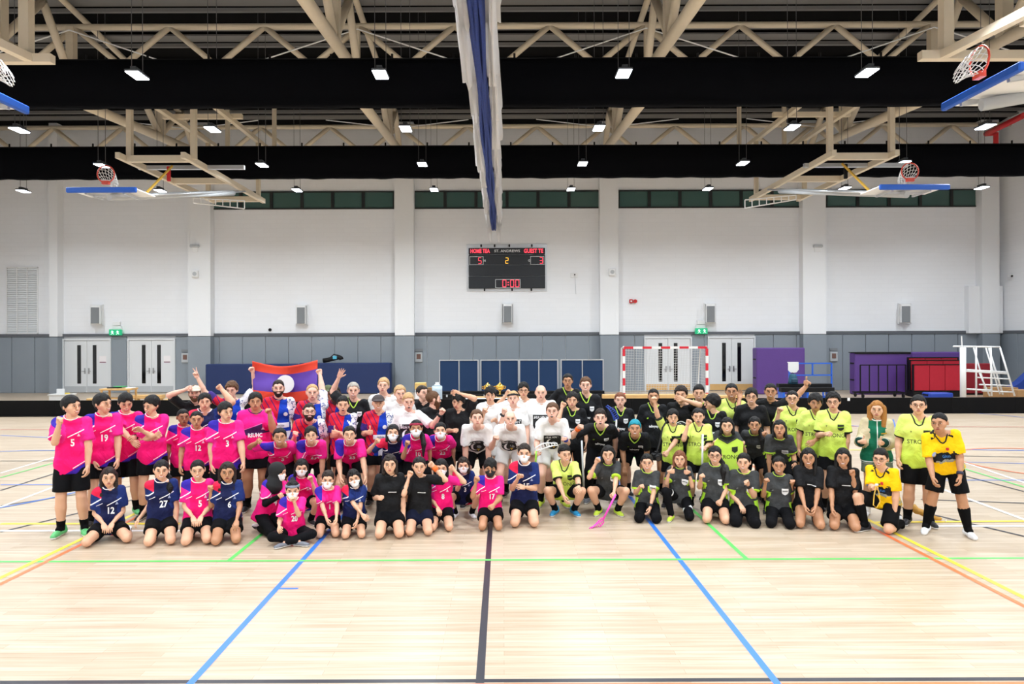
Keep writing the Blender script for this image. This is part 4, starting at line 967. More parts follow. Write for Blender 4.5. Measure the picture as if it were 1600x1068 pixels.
def long_fn(length, vol, tail=None, fringe=True, split=False):
    base = hair_fn(.010, [(-.12, .052 if fringe else .074), (-.07, .05 if fringe else .07), (-.05, .044), (-.034, .012 if length else .0), (-.02, -.03 if length else .0), (.0, -.06 if length else -.012), (.04, -.07), (.13, -.08)], .003, 60, .007, 0, .016 if fringe else 0.0)
    def fn(X, Y, Z):
        F = base(X, Y, Z)
        if length:
            for s in (-1, 1):
                F = smin(F, cap(X, Y, Z, (s*.073, .026, .02), (s*(.076+vol*.3), -.03, -length), .02+vol, .017+vol), .02)
            F = smin(F, cap(X, Y, Z, (-.03, .075, .0), (-.035, .07, -length), .045, .04), .03); F = smin(F, cap(X, Y, Z, (.03, .075, .0), (.035, .07, -length), .045, .04), .03)
            F = np.maximum(F, -(skull(X, Y, Z)+.004))
        if tail:
            for a, b, ra, rb in tail: F = smin(F, cap(X, Y, Z, a, b, ra, rb), .015)
        F = F + .0022*np.sin(X*150)*np.sin(Y*130+1)
        return F
    return fn
HAIR = {}
def hair_mesh(kind):
    if kind in HAIR: return HAIR[kind]
    lo, hi = (-.125, -.13, -.13), (.125, .15, .17)
    if kind == 'short': f = hair_fn(.014, SHORT, .003)
    elif kind == 'crop': f = hair_fn(.006, BUZZ, .001, 90, .004)
    elif kind == 'quiff': f = hair_fn(.028, SHORT, .005, 55, .008, 2)
    elif kind == 'fringe': f = hair_fn(.024, FRINGE, .005, 50, .014, 1, .024)
    elif kind == 'mop': f = hair_fn(.032, [(-.12, .04), (-.07, .04), (-.05, .028), (-.032, .004), (-.012, -.012), (.02, -.03), (.045, -.065), (.13, -.075)], .007, 60, .018, 3, .012, -.02)
    elif kind == 'curly': f = hair_fn(.03, SHORT, .011, 85, .018, 4)
    elif kind == 'receding': f = hair_fn(.004, [(-.12, .12), (-.07, .1), (-.05, .06), (-.03, .0), (.02, -.01), (.05, -.05), (.13, -.06)], .001, 90, .004)
    elif kind == 'slick': f = hair_fn(.008, SHORT, .002, 120, .008)
    elif kind == 'long': f = long_fn(.21, .008); lo = (-.15, -.13, -.27)
    elif kind == 'longwide': f = long_fn(.25, .024, fringe=False); lo = (-.17, -.13, -.33); hi = (.17, .15, .17)
    elif kind == 'bob': f = long_fn(.1, .006); lo = (-.15, -.13, -.17); hi = (.15, .16, .17)
    elif kind == 'tied': f = long_fn(0, 0, [((0, .1, .03), (0, .14, -.02), .03, .025), ((0, .14, -.02), (0, .135, -.14), .025, .014)], fringe=False); hi = (.125, .185, .17); lo = (-.125, -.13, -.18)
    elif kind == 'tailR': f = long_fn(0, 0, [((.03, .09, -.02), (.085, .05, -.11), .032, .035), ((.085, .05, -.11), (.1, -.055, -.2), .035, .034), ((.1, -.055, -.2), (.095, -.07, -.36), .034, .014)]); lo = (-.125, -.13, -.4); hi = (.16, .17, .17)
    elif kind == 'bun': f = long_fn(0, 0, [((0, .05, .11), (0, .075, .125), .03, .028)], fringe=False); hi = (.125, .15, .19)
    V, Q = field_proto(f, lo, hi, .0095)
    HAIR[kind] = mesh_quads('hair_' + kind, V, Q, mats=(M_SKIN[0],)); return HAIR[kind]
def gear_mesh(kind):
    if kind in HAIR: return HAIR[kind]
    lo, hi, vox = (-.14, -.2, -.14), (.14, .16, .18), .009
    if kind == 'mask':
        def f(X, Y, Z):
            F = smin(skull(X, Y, Z), cap(X, Y, Z, (0, -.09, -.02), (0, -.088, -.06), .012, .014), .03) - .006
            F = np.maximum(F, -(skull(X, Y, Z) - .001)); F = np.maximum(F, Z - .002 + np.abs(X)*.35 - .006); F = np.maximum(F, -.105 - Z); return np.maximum(F, Y + .028)
        vox = .006
    elif kind == 'beard':
        def f(X, Y, Z):
            F = skull(X, Y, Z) - .009; F = np.maximum(F, -(skull(X, Y, Z) + .003)); F = np.maximum(F, Z + .03 - np.clip((Y+.05)*1.2, 0, .04)); F = np.maximum(F, Y - .0)
            return np.maximum(F, -ell(X, Y, Z, (0, -.105, -.052), (.024, .03, .011)))
        vox = .0075
    elif kind == 'longbeard':
        def f(X, Y, Z):
            F = smin(skull(X, Y, Z) - .012, cap(X, Y, Z, (0, -.055, -.08), (0, -.06, -.125), .04, .028), .03); F = np.maximum(F, -(skull(X, Y, Z) + .003)); F = np.maximum(F, Z + .03 - np.clip((Y+.05)*1.2, 0, .04)); F = np.maximum(F, Y - .0)
            return np.maximum(F, -ell(X, Y, Z, (0, -.105, -.052), (.022, .03, .009)))
        lo = (-.14, -.2, -.18)
    elif kind == 'cap':
        def f(X, Y, Z):
            F = np.maximum(ell(X, Y, Z, (0, .012, .036), (.09, .11, .093)), .038 + np.clip(Y, -.1, .1)*-.12 - Z)
            return smin(F, np.maximum(ell(X, Y, Z, (0, -.085, .046), (.078, .088, .016)), Y + .02), .008)
    elif kind == 'band':
        def f(X, Y, Z):
            F = np.abs(ell(X, Y, Z, (0, .012, .03), (.086, .106, .096))) - .006; return np.maximum(F, np.abs(Z - .058 + Y*.15) - .017)
    elif kind == 'hijab':
        def f(X, Y, Z):
            F = ell(X, Y, Z, (0, .018, .028), (.096, .112, .104)); F = smin(F, cap(X, Y, Z, (0, .01, -.06), (0, .015, -.17), .082, .125), .04)
            F = np.maximum(F, -ell(X, Y, Z, (0, -.12, -.012), (.062, .085, .082))); return F
        lo = (-.17, -.2, -.3); hi = (.17, .19, .18); vox = .011
    elif kind == 'glasses':
        b = MB(); n = 12
        for s in (-1, 1):
            b.tube([(s*.034 + .026*math.cos(2*math.pi*i/n), -.103, .008 + .02*math.sin(2*math.pi*i/n)) for i in range(n+1)], .0019, 4, caps=False); b.tube([(s*.059, -.1, .014), (s*.084, -.06, .016), (s*.086, .01, .012)], .0018, 4)
        b.tube([(-.009, -.106, .012), (.009, -.106, .012)], .0019, 4)
        me = bpy.data.meshes.new('glasses'); me.from_pydata(b.v, [], b.f); me.materials.append(M_BLK); HAIR[kind] = me; return me
    V, Q = field_proto(f, lo, hi, vox)
    HAIR[kind] = mesh_quads(kind, V, Q, mats=(M_BLK,)); return HAIR[kind]

# ---- hands. Wrist at the origin, fingers +z, palm faces -y, thumb +x; adult size
def hand_fn(pose):
    C = [((-.022, 0, .012), (-.03, 0, .078), .017, .014), ((.0, 0, .012), (-.008, 0, .084), .018, .014), ((.018, 0, .014), (.022, 0, .082), .017, .014), ((0, 0, -.02), (0, 0, .02), .024, .024)]
    curl = {'fist': (95, 100, 70), 'open': (4, 4, 4), 'relax': (28, 30, 22), 'thumb': (95, 100, 70), 'vee': (95, 100, 70), 'point': (95, 100, 70), 'grip': (70, 75, 45)}[pose]
    for i, (x, L, sp) in enumerate(((.030, .074, .12), (.010, .084, .03), (-.011, .078, -.06), (-.031, .060, -.16))):
        cl = curl
        if pose == 'vee' and i < 2: cl = (4, 4, 4); sp = (.26, -.16)[i]
        if pose == 'point' and i == 0: cl = (4, 4, 4)
        if pose == 'open': sp *= 1.6
        p = np.array([x*.95, 0, .084]); a = 0; r = .0092 if i < 3 else .008
        for k, fr in enumerate((.45, .31, .24)):
            a += math.radians(cl[k]); dv = np.array([math.sin(sp)*math.cos(a), -math.sin(a), math.cos(a)*math.cos(sp)]); q = p + dv*L*fr
            C.append((p, q, r - .0008*k, r - .0008*(k+1))); p = q
    T = {'fist': [(.03, -.012, .03), (.036, -.034, .06), (.012, -.05, .066)], 'grip': [(.03, -.012, .03), (.042, -.036, .056), (.02, -.058, .062)], 'thumb': [(.03, -.012, .03), (.055, -.012, .055), (.082, -.01, .06), (.1, -.008, .058)],
         'vee': [(.03, -.012, .03), (.03, -.034, .06), (.004, -.046, .07)], 'point': [(.03, -.012, .03), (.036, -.034, .06), (.01, -.048, .066)], 'open': [(.03, -.004, .03), (.056, -.01, .058), (.074, -.012, .088)], 'relax': [(.03, -.008, .03), (.046, -.022, .06), (.044, -.034, .092)]}[pose]
    for a, b in zip(T[:-1], T[1:]): C.append((a, b, .0125, .0098))
    def fn(X, Y, Z):
        F = np.full(X.shape, .1)
        for i, (a, b, ra, rb) in enumerate(C): F = smin(F, cap(X, Y, Z, a, b, ra, rb), .012 if i < 4 else .005)
        return F
    return fn
HANDS = {}
def hand_mesh(pose):
    if pose not in HANDS:
        up = .2 if pose in ('open', 'vee', 'point') else .17 if pose == 'relax' else .14
        HANDS[pose] = field_proto(hand_fn(pose), (-.07, -.09, -.045), (.125, .04, up), .0075)
    return HANDS[pose]
# ---- shoe: ankle above origin, toe towards -y, sole on z=0
def shoe_fn(X, Y, Z):
    F = cap(X, Y, Z, (0, .045, .045), (0, -.1, .034), .043, .036); F = smin(F, cap(X, Y, Z, (0, .045, .05), (0, .04, .085), .04, .038), .02); F = smin(F, cap(X, Y, Z, (0, -.1, .03), (.006, -.165, .026), .04, .034), .02)
    return np.maximum(F, -Z + .0)
SHOE = None
def shoe_mesh():
    global SHOE
    if SHOE is None:
        V, Q = field_proto(shoe_fn, (-.075, -.22, -.02), (.075, .12, .14), .012); cz = V[Q].mean(1)
        SHOE = mesh_quads('shoe', V, Q, (cz[:, 2] < .024).astype(int), mats=(M_BLK, M_WHITE))
        # slots are object-linked per person
    return SHOE

# ------------------------------------------------------------------ materials of the group
SKINS = [(226, 177, 155), (219, 169, 138), (186, 134, 100), (150, 98, 70), (86, 56, 42)]
M_SKIN = []
for i, c in enumerate(SKINS):
    m = mat('skin_%d' % i, c, .5, var=.05, vscale=9); m.node_tree.nodes['Principled BSDF'].inputs['Subsurface Weight'].default_value = .0; M_SKIN.append(m)
M_EYE = mat('eye_white', (225, 220, 215), .3); M_DARK = mat('eye_dark', (22, 16, 14), .3); M_TEETH = mat('teeth', (240, 236, 228), .3)
LIPS = [mat('lips_%d' % i, c, .45) for i, c in enumerate([(206, 118, 112), (198, 108, 100), (160, 84, 74), (112, 58, 52), (74, 40, 38)])]
HAIRC = {'black': (20, 17, 17), 'dark': (42, 31, 26), 'brown': (96, 66, 44), 'blond': (196, 158, 112), 'grey': (168, 160, 150), 'blue': (28, 140, 160), 'ombre': (168, 112, 52), 'auburn': (120, 72, 48)}
M_HAIR = {k: mat('hair_' + k, c, .55, bump=.6, bscale=90, spec=.25) for k, c in HAIRC.items()}
def plain(c): return lambda nt, u, v, w, sl, nz: rgb(*c)
def team(base, side, sh, hem, streak=(250, 246, 250)):
    def fn(nt, u, v, w, sl, nz):
        c = cmix(nt, (u.abs()*9 - .55).sat(), rgb(*base), rgb(*side)); c = cmix(nt, (sl.abs() > .3), c, rgb(*side))
        c = cmix(nt, ((v + u*.55) > .208) & (u < -.05) & (w < .02), c, rgb(*sh)); c = cmix(nt, ((v - u*.62 - .268).abs() < .0045) & (u < -.05) & (w < .03), c, rgb(*streak))
        c = cmix(nt, ((v - u*.5 - .188).abs() < .0036 ) & (u > -.012) & (u < .088) & (w < 0), c, rgb(*streak)); c = cmix(nt, ((v - u*.45 - .222).abs() < .0022) & (u > -.085) & (u < -.04) & (w < 0), c, rgb(*streak))
        c = cmix(nt, ((v - u*.62) < -.062), c, rgb(*hem)); c = cmix(nt, ((v - u*.62 + .052).abs() < .0028) & (u > .02), c, rgb(*streak))
        return c
    return fn
shirt_mat('jersey_pink', team((238, 8, 110), (236, 34, 140), (52, 32, 158), (58, 30, 160)))
shirt_mat('jersey_navy', team((14, 22, 66), (22, 42, 104), (216, 30, 70), (206, 26, 60)))
def f_rshc(nt, u, v, w, sl, nz):
    c = cmix(nt, ((v - u*.35) > .195), rgb(226, 14, 110), rgb(232, 26, 140)); c = cmix(nt, (((v - u*.35) < .2) & ((v - u*.1) > .128)) & (sl.abs() < .3), c, rgb(62, 30, 84)); return cmix(nt, ((v - u*.35 - .2).abs() < .003) & (sl.abs() < .3), c, rgb(240, 120, 190))
shirt_mat('jersey_rshc', f_rshc)
def f_laos(nt, u, v, w, sl, nz):
    c = cmix(nt, ((u + (v-.15)*-.15) < -.008), rgb(14, 58, 176), rgb(206, 26, 54)); c = cmix(nt, (((v*1.2 + u*2.2)*60).sin() > .86) & (u < -.01), c, rgb(60, 30, 96))
    c = cmix(nt, ((u + v*.12) > .105) | (sl > .3), c, rgb(232, 234, 240)); c = cmix(nt, ((nz > .56) & (nz < .62)) & (((u + v*.12) > .1) | (sl > .3)), c, rgb(60, 80, 140))
    c = cmix(nt, (sl < -1.5), c, rgb(60, 40, 120)); c = cmix(nt, ((v - .095).abs() < .02) & (u > -.045) & (u < .085) & (w < 0), c, rgb(232, 232, 238))
    return cmix(nt, ((v < .045) & (u > .0) & (u < .1)), c, rgb(220, 224, 236))
shirt_mat('jersey_laos', f_laos)
shirt_mat('jersey_black', lambda nt, u, v, w, sl, nz: cmix(nt, (((u*.7 + v)*70).sin() > .9), rgb(17, 18, 22), rgb(24, 26, 32)))
def f_neon(nt, u, v, w, sl, nz):
    c = cmix(nt, (v*4.2 - .05).sat(), rgb(200, 226, 84), rgb(222, 238, 122)); return cmix(nt, (sl.abs() > 1.9), c, rgb(26, 32, 22))
shirt_mat('jersey_neon', f_neon)
def f_grey(nt, u, v, w, sl, nz):
    c = cmix(nt, nz, rgb(44, 46, 48), rgb(72, 73, 74)); c = cmix(nt, (sl.abs() > 1.88), c, rgb(186, 232, 60)); return cmix(nt, ((u.abs() - v*-.25) > .098) & (v < .08) & (v > -.02), c, rgb(176, 226, 60))
shirt_mat('jersey_grey', f_grey)
shirt_mat('tee_white', plain((238, 236, 234))); shirt_mat('tee_black', plain((16, 16, 19)))
def f_ref(nt, u, v, w, sl, nz):
    c = cmix(nt, (v*-6 + .1).sat(), rgb(252, 202, 10), rgb(240, 186, 10)); c = cmix(nt, ((v + u.abs()*.5) > .318) & (nz > .47) & (sl.abs() < .3), c, rgb(30, 28, 26))
    c = cmix(nt, ((v - .135 + (u*40).sin()*.006 + (nz-.5)*.09).abs() < .038) & (u.abs() < .085) & (w < 0), c, rgb(28, 30, 36)); c = cmix(nt, ((v - .097 + (nz-.5)*.06).abs() < .008) & (u.abs() < .07) & (w < 0), c, rgb(150, 150, 140))
    return cmix(nt, (u.abs() > .088) & (v < .04) & (nz > .5), c, rgb(170, 160, 120))
shirt_mat('jersey_referee', f_ref)
def f_jacket(nt, u, v, w, sl, nz):
    c = cmix(nt, (sl.abs() > .45), rgb(12, 104, 76), rgb(206, 192, 160)); c = cmix(nt, (v < -.035), c, rgb(12, 96, 70)); c = cmix(nt, ((v + .048).abs() < .004) | ((v + .064).abs() < .004), c, rgb(240, 240, 240))
    c = cmix(nt, (sl.abs() > 1.86), c, rgb(20, 60, 50)); c = cmix(nt, ((sl.abs() - 1.92).abs() < .02), c, rgb(240, 240, 240)); return cmix(nt, (u.abs() < .004) & (w < 0), c, rgb(220, 220, 216))
shirt_mat('jacket_green', f_jacket)
M_SHORT = {k: mat('shorts_' + k, c, .85, bump=.3, bscale=14, spec=.12) for k, c in {'black': (15, 15, 18), 'white': (226, 224, 222), 'navy': (20, 24, 44), 'olive': (112, 122, 108)}.items()}
M_PRINT = {k: mat('print_' + k, c, .7) for k, c in {'white': (240, 240, 242), 'black': (20, 20, 22), 'lime': (150, 200, 40), 'pale': (236, 190, 216), 'palenavy': (150, 160, 196), 'grey': (130, 132, 134), 'blue': (60, 120, 190), 'gold': (190, 150, 40), 'red': (206, 40, 50), 'darkgreen': (28, 40, 24)}.items()}
M_TRIMC = {k: mat('collar_' + k, c, .7) for k, c in {'white': (240, 236, 238), 'dark': (22, 26, 20), 'lime': (190, 230, 80), 'navy': (22, 30, 90), 'black': (16, 16, 18), 'purple': (60, 30, 84), 'offwhite': (230, 228, 226)}.items()}
M_MASKW = mat('mask_white', (244, 244, 246), .7); M_MASKB = mat('mask_black', (24, 24, 26), .7)
M_SOCK = {'black': mat('sock_black', (13, 13, 14), .9, spec=.1), 'white': mat('sock_white', (235, 235, 235), .8)}
M_SHOES = [mat('shoe_%s' % n, c, .5) for n, c in (('white', (232, 234, 238)), ('green', (90, 180, 110)), ('black', (26, 26, 32)), ('lime', (196, 222, 70)), ('teal', (40, 140, 190)), ('maroon', (96, 28, 60)), ('grey', (110, 112, 120)))]
KIT = {  # shirt, sleeve, collar colour, collar form, lower, prints
    'pink': ('jersey_pink', .8, 'white', 'crew', 'black'), 'navy': ('jersey_navy', .8, 'white', 'crew', 'black'), 'rshc': ('jersey_rshc', .8, 'purple', 'crew', 'black'),
    'laos': ('jersey_laos', .82, 'navy', 'crew', 'black'), 'blackj': ('jersey_black', .84, 'lime', 'vee', 'black'), 'neon': ('jersey_neon', .84, 'dark', 'vee', 'black'),
    'grey': ('jersey_grey', .8, 'lime', 'crew', 'black'), 'hh': ('tee_white', .84, 'offwhite', 'crew', 'white'), 'white': ('tee_white', .84, 'offwhite', 'crew', 'white'), 'btee': ('tee_black', .86, 'black', 'crew', 'black'),
    'ref': ('jersey_referee', .88, 'black', 'vee', 'black'), 'jacket': ('jacket_green', 1.93, 'white', 'crew', 'olive')}
# ------------------------------------------------------------------ one person
def nrm(v): v = np.asarray(v, float); return v/max(np.linalg.norm(v), 1e-9)
def rz(a): c, s = math.cos(a), math.sin(a); return np.array([[c, -s, 0], [s, c, 0], [0, 0, 1]])
def rx(a): c, s = math.cos(a), math.sin(a); return np.array([[1, 0, 0], [0, c, -s], [0, s, c]])
def ry(a): c, s = math.cos(a), math.sin(a); return np.array([[c, 0, s], [0, 1, 0], [-s, 0, c]])
def ik(S, T, la, lb, hint):
    d = T - S; L = np.linalg.norm(d); m = (la+lb)*.995
    if L > m: T = S + d/L*m; d = T - S; L = m
    L = max(L, abs(la-lb)+.01); u = nrm(d); x = (la*la - lb*lb + L*L)/(2*L); y = math.sqrt(max(la*la - x*x, 0))
    h = np.asarray(hint, float); h = nrm(h - u*(h @ u))
    return S + u*x + h*y, T
def skeleton(pose, pitch, roll, o):
    """joints in units of body height, before heading; P pelvis, legs [(hip,knee,ankle,toe dir)]"""
    sp = o.get('spread', .075); legs = []
    if pose == 'stand':
        P = np.array([0, 0, .53])
        for s in (-1, 1):
            A = np.array([s*sp, .015, .045]); H = P + (s*.052, 0, -.005); K, A = ik(H, A, .245, .242, (0, -1, 0)); legs.append((H, K, A, nrm((s*.25, -1, 0))))
    elif pose == 'lean':
        P = np.array([0, .1, .475])
        for s in (-1, 1):
            A = np.array([s*max(sp, .1), .03, .045]); H = P + (s*.055, 0, -.005); K, A = ik(H, A, .245, .242, (s*.15, -1, 0)); legs.append((H, K, A, nrm((s*.25, -1, 0))))
    elif pose == 'seiza':
        P = np.array([0, 0, o.get('pz', .15)]); kw = o.get('kw', .075); dz = P[2] - .045
        for s in (-1, 1):
            H = P + (s*.05, 0, 0); ky = -math.sqrt(max(.245**2 - dz**2 - (kw-.05)**2, .01)); K = np.array([s*kw, ky, .045]); aw = .05 if kw < .1 else .13
            legs.append((H, K, np.array([s*aw, ky + .236, .04]), np.array([0, 1, -.1])))
    elif pose == 'squat':
        P = np.array([0, .06, o.get('pz', .19)])
        for s in (-1, 1):
            A = np.array([s*.085, -.03, .05]); H = P + (s*.055, 0, 0); K, A = ik(H, A, .245, .242, (s*.5, -1, .75)); legs.append((H, K, A, nrm((s*.35, -1, 0))))
    elif pose in ('halfL', 'halfR'):
        P = np.array([0, 0, o.get('pz', .25)]); up = -1 if pose == 'halfL' else 1
        for s in (-1, 1):
            H = P + (s*.055, 0, 0)
            if s == up: A = np.array([s*.09, -.19, .05]); K, A = ik(H, A, .245, .242, (s*.45, -1, .7)); legs.append((H, K, A, nrm((s*.3, -1, 0))))
            else: dz = P[2] - .045; K = np.array([s*.085, -math.sqrt(max(.245**2 - dz**2, .005)), .045]); legs.append((H, K, K + np.array([s*.01, .237, .015]), np.array([0, .5, -1])))
    elif pose == 'cross':
        P = np.array([0, 0, .085])
        for s in (-1, 1): H = P + (s*.055, 0, 0); legs.append((H, np.array([s*.17, -.15, .08]), np.array([-s*.05, -.235, .045]), nrm((-s*1, -.5, 0))))
    Rt = ry(roll) @ rx(pitch)       # pitch>0 leans towards -y
    up = Rt @ np.array([0, 0, 1.]); rt = Rt @ np.array([1., 0, 0]); fw = Rt @ np.array([0, -1., 0])
    return P, legs, up, rt, fw
def axes(pose, o):
    d = {'stand': 2, 'lean': 40, 'seiza': 4, 'squat': 22, 'halfL': 8, 'halfR': 8, 'cross': 8}[pose]
    return math.radians(o.get('pitch', d)), math.radians(o.get('roll', 0))
NP = [0]
def person(label, px, py, d, pose, kit, skin=1, hair='short', hc='black', aL='down', aR='down', num=None, face='smile', look=(0, 0, 0), head=0, w=1.0, fem=False, mask=None, beard=None, gear=(), low=None, sock='black', shoe=2, sex='person', group=None, hfix=None, name_print=True, thin=None, sleeve=None, **o):
    seed = NP[0]; NP[0] += 1; r_ = random.Random(100+seed)
    thin = (hc == 'black' and skin in (1, 2)) if thin is None else thin
    top = W(px, py, d); pitch, roll = axes(pose, o); tocam = -math.atan2(top.x, top.y); hd = math.radians(head) + tocam*.85
    def topz(h, pt):
        P, L, up, rt, fw = skeleton(pose, pt, roll, o); hs = (h/1.72)**.5*1.06
        N = P*h + up*.315*h; C = N + (up*.55 + np.array([0, 0, .45]))*.078*h + np.array([0, -.012, 0])*h; return C[2] + .118*hs
    if hfix:
        h = hfix; lo_, hi_ = math.radians(-5), math.radians(85)
        for _ in range(18):
            m = (lo_+hi_)/2
            if topz(h, m) > top.z: lo_ = m
            else: hi_ = m
        pitch = (lo_+hi_)/2
    else:
        lo_, hi_ = .7, 2.3
        for _ in range(20):
            m = (lo_+hi_)/2
            if topz(m, pitch) < top.z: lo_ = m
            else: hi_ = m
        h = (lo_+hi_)/2
    P, legs, up, rt, fw = skeleton(pose, pitch, roll, o); Rh = rz(hd); hs = (h/1.72)**.5*1.06
    P = Rh @ P*h; up, rt, fw = Rh @ up, Rh @ rt, Rh @ fw
    legs = [(Rh @ H*h, Rh @ K*h, Rh @ A*h, Rh @ t) for H, K, A, t in legs]
    N = P + up*.315*h; C = N + (up*.55 + np.array([0, 0, .45]))*.078*h + Rh @ np.array([0, -.012, 0])*h
    off = np.array([top.x, top.y, 0]) - np.array([C[0], C[1], 0])     # base of the figure in the hall
    base = Vector((float(off[0]), float(off[1]), 0))
    toL = lambda p: np.array(p) - off                                  # hall -> figure
    b = h*w
    SW = (.081 if fem else .091)*h*(1 + .35*(w-1))
    torso_r = .5*(1+w)
    # ---- torso
    def tor(x, z, y=0): return P + rt*x*h*torso_r + up*z*h - fw*y*h
    body = []; K0 = .035
    ch = .050 if fem else .056
    def T(a, c, ra, rb, k=K0): body.append((a, c, ra*b, rb*b, k, ()))
    T(tor(-.04, .0), tor(.04, .0), .058, .058); T(tor(-.032, .09), tor(.032, .09), .049*(1+.5*max(0, w-1)), .049*(1+.5*max(0, w-1))); T(tor(-.04, .2, -.004), tor(.04, .2, -.004), ch, ch)
    for s in (-1, 1):
        T(tor(s*.036, .0), tor(s*.034, .09), .056, .049); T(tor(s*.034, .09), tor(s*.045, .2), .049, .05); T(tor(s*.043, .2), tor(s*.052, .258), .047, .03)
    T(P + rt*-SW*.86 + up*.284*h, P + rt*SW*.86 + up*.284*h, .026, .026)
    for s in (-1, 1): T(P + rt*s*SW*.75 + up*.288*h, N - up*.004*h + rt*s*.014*h, .022, .024)
    T(N - up*.02*h, C - np.array([0, 0, .055*h]) - fw*.004*h, .030 if fem else .034, .028 if fem else .033, .02)
    nt = len(body)
    # ---- arms
    la, lf = .168*h, .15*h; hsz = (h/1.72)**.7*.98; arms = []
    for side, spec in ((-1, aL), (1, aR)):
        S = P + rt*side*SW + up*.28*h; hand = 'relax'; hint = -up + rt*side*.22 - fw*.15; palm = None
        if isinstance(spec, tuple):
            q = W(spec[0], spec[1], d + spec[2]); Tt = toL(q); hand = spec[3] if len(spec) > 3 else 'fist'
            if len(spec) > 4: hint = np.array(spec[4], float)
        elif spec == 'lap': Tt = P + rt*side*.028*h + fw*.13*h + up*.055*h
        elif spec == 'thigh': Tt = P + rt*side*.075*h + fw*.17*h + up*.035*h
        elif spec == 'knee':
            Kn = legs[0 if side < 0 else 1][1]; Tt = Kn + np.array([0, -.03, .05])*h + (0, 0, 0)
        elif spec == 'hip': Tt = P + rt*side*.09*h + up*.05*h - fw*.0; hint = rt*side - fw*.3
        elif spec == 'fold': Tt = P + rt*-side*.05*h + up*(.185 + .02*side)*h + fw*.11*h
        elif spec == 'back': Tt = P + rt*side*.03*h - fw*.12*h + up*.04*h
        else: Tt = S + rt*side*.045*h - up*.30*h + fw*.04*h; hint = -fw + rt*side*.3
        Ww = Tt.copy()
        for _ in range(3):
            El, We = ik(S, Ww, la, lf, hint); fd = nrm(We - El); Ww = Tt - fd*.06*hsz if isinstance(spec, tuple) else Tt
        El, We = ik(S, Ww, la, lf, hint); fd = nrm(We - El)
        arms.append((side, S, El, We, hand, spec))
        ar = 1.0 if not fem else .86
        body.append((S, El, .030*b*ar, .024*b*ar, .02, ())); body.append((El, El + (We-El)*.3, .024*b*ar, .0245*b*ar, .02, ())); body.append((El + (We-El)*.3, We, .0245*b*ar, .0155*b*ar, .015, ()))
    # ---- legs
    for H, K, A, tdir in legs:
        body.append((H, K, .052*b, .034*b, .03, ())); body.append((K, K + (A-K)*.32, .035*b, .0375*b, .015, ())); body.append((K + (A-K)*.32, A, .0375*b, .0215*b, .012, ()))
        foot = A + tdir*.06*h; foot[2] = max(foot[2] - .03*h, .025) if pose != 'seiza' else .035; body.append((A, foot, .018*b, .013*b, .012, ()))
    V, Q = solid(body, .0205); parts = [(V, Q, 0)]
    # ---- head and hands joined to the figure
    yaw, pit, rol = (math.radians(a) for a in look); Rhd = Rh @ rz(yaw + tocam*.15) @ ry(rol) @ rx(pit); fwid = r_.uniform(.97, 1.05)*(1 + .12*max(0, w-1))
    hv, hq, hm = head_mesh(face, bool(mask), thin); M3 = Rhd @ np.diag([hs*fwid, hs, hs]); hv = hv @ M3.T + C
    Vs, Qs, Ms = [V, hv], [Q, hq + len(V)], [np.zeros(len(Q), int), hm]; n0 = len(V) + len(hv)
    hands = []
    for side, S, El, We, hand, spec in arms:
        z = nrm(We - El)
        if spec == 'lap' or spec == 'thigh' or spec == 'knee': z = nrm(z*.6 + fw*.5 - np.array([0, 0, .25])); pn = np.array([0, 0, -1.]) + fw*-.2
        elif z[2] > .25: pn = np.array([-side*.25, -1, 0.]) if hand != 'thumb' else np.array([-side*1., 0, 0])
        elif z[2] < -.6: pn = -rt*side + fw*-.2
        else: pn = np.array([-side*.4, .6, -.4]) if hand != 'thumb' else np.array([-side*1., .3, 0])
        if hand == 'thumb': 
            xh = np.array([0, 0, 1.]); z2 = nrm(np.array([-side*.75, -.55, .1])); xh = nrm(xh - z2*(xh @ z2)); z = z2; y = np.cross(z, xh)*(1)
            y = np.cross(z, xh) if side < 0 else -np.cross(z, xh)
        else:
            y = -nrm(pn - z*(pn @ z))
            xh = np.cross(y, z)*(1 if side < 0 else -1)
        Mh = np.stack([xh, y, z], 1)*hsz*(.9 if fem else 1)
        v, q = hand_mesh(hand); v = v @ Mh.T + We
        if np.linalg.det(Mh) < 0: q = q[:, ::-1]
        Vs.append(v); Qs.append(q + n0); Ms.append(np.zeros(len(q), int)); n0 += len(v); hands.append((We, z, y))
    V = np.concatenate(Vs); Q = np.concatenate(Qs); Mi = np.concatenate(Ms)
    me = mesh_quads('person', V, Q, Mi, mats=(M_SKIN[skin], M_EYE, M_DARK, LIPS[skin], M_TEETH, M_HAIR['dark' if hc in ('blue', 'black', 'ombre') else hc if hc != 'grey' else 'blond']))
    root = link('person', me, None, label, 'person', group, None, base)
    # ---- shirt
    sm, sl_len, ccol, cform, lower = KIT[kit]; sl_len = sleeve or sl_len; lower = low or lower
    hemv = o.get('hem', -.075 if pose in ('stand', 'lean') else -.045); hemp = tor(0, hemv); g = .0125
    sh = []; cut = ((hemp, -up),)
    def Sg(a, c, ra, rb, k=.03): sh.append((a, c, ra*b + g, rb*b + g, k, cut))
    loose = .010*h if pose == 'stand' else .004*h
    Sg(tor(-.042, -.03), tor(.042, -.03), .061, .061); Sg(tor(-.045, hemv-.03), tor(.045, hemv-.03), .062, .062)
    for i in range(nt-2):
        a, c, ra, rb, k, _ = body[i]; sh.append((a, c, ra + g + (loose if i < 2 else 0), rb + g, k, cut))
    for s in (-1, 1): Sg(tor(s*.042, hemv-.03), tor(s*.036, .09), .06, .054)
    sl_prims = []
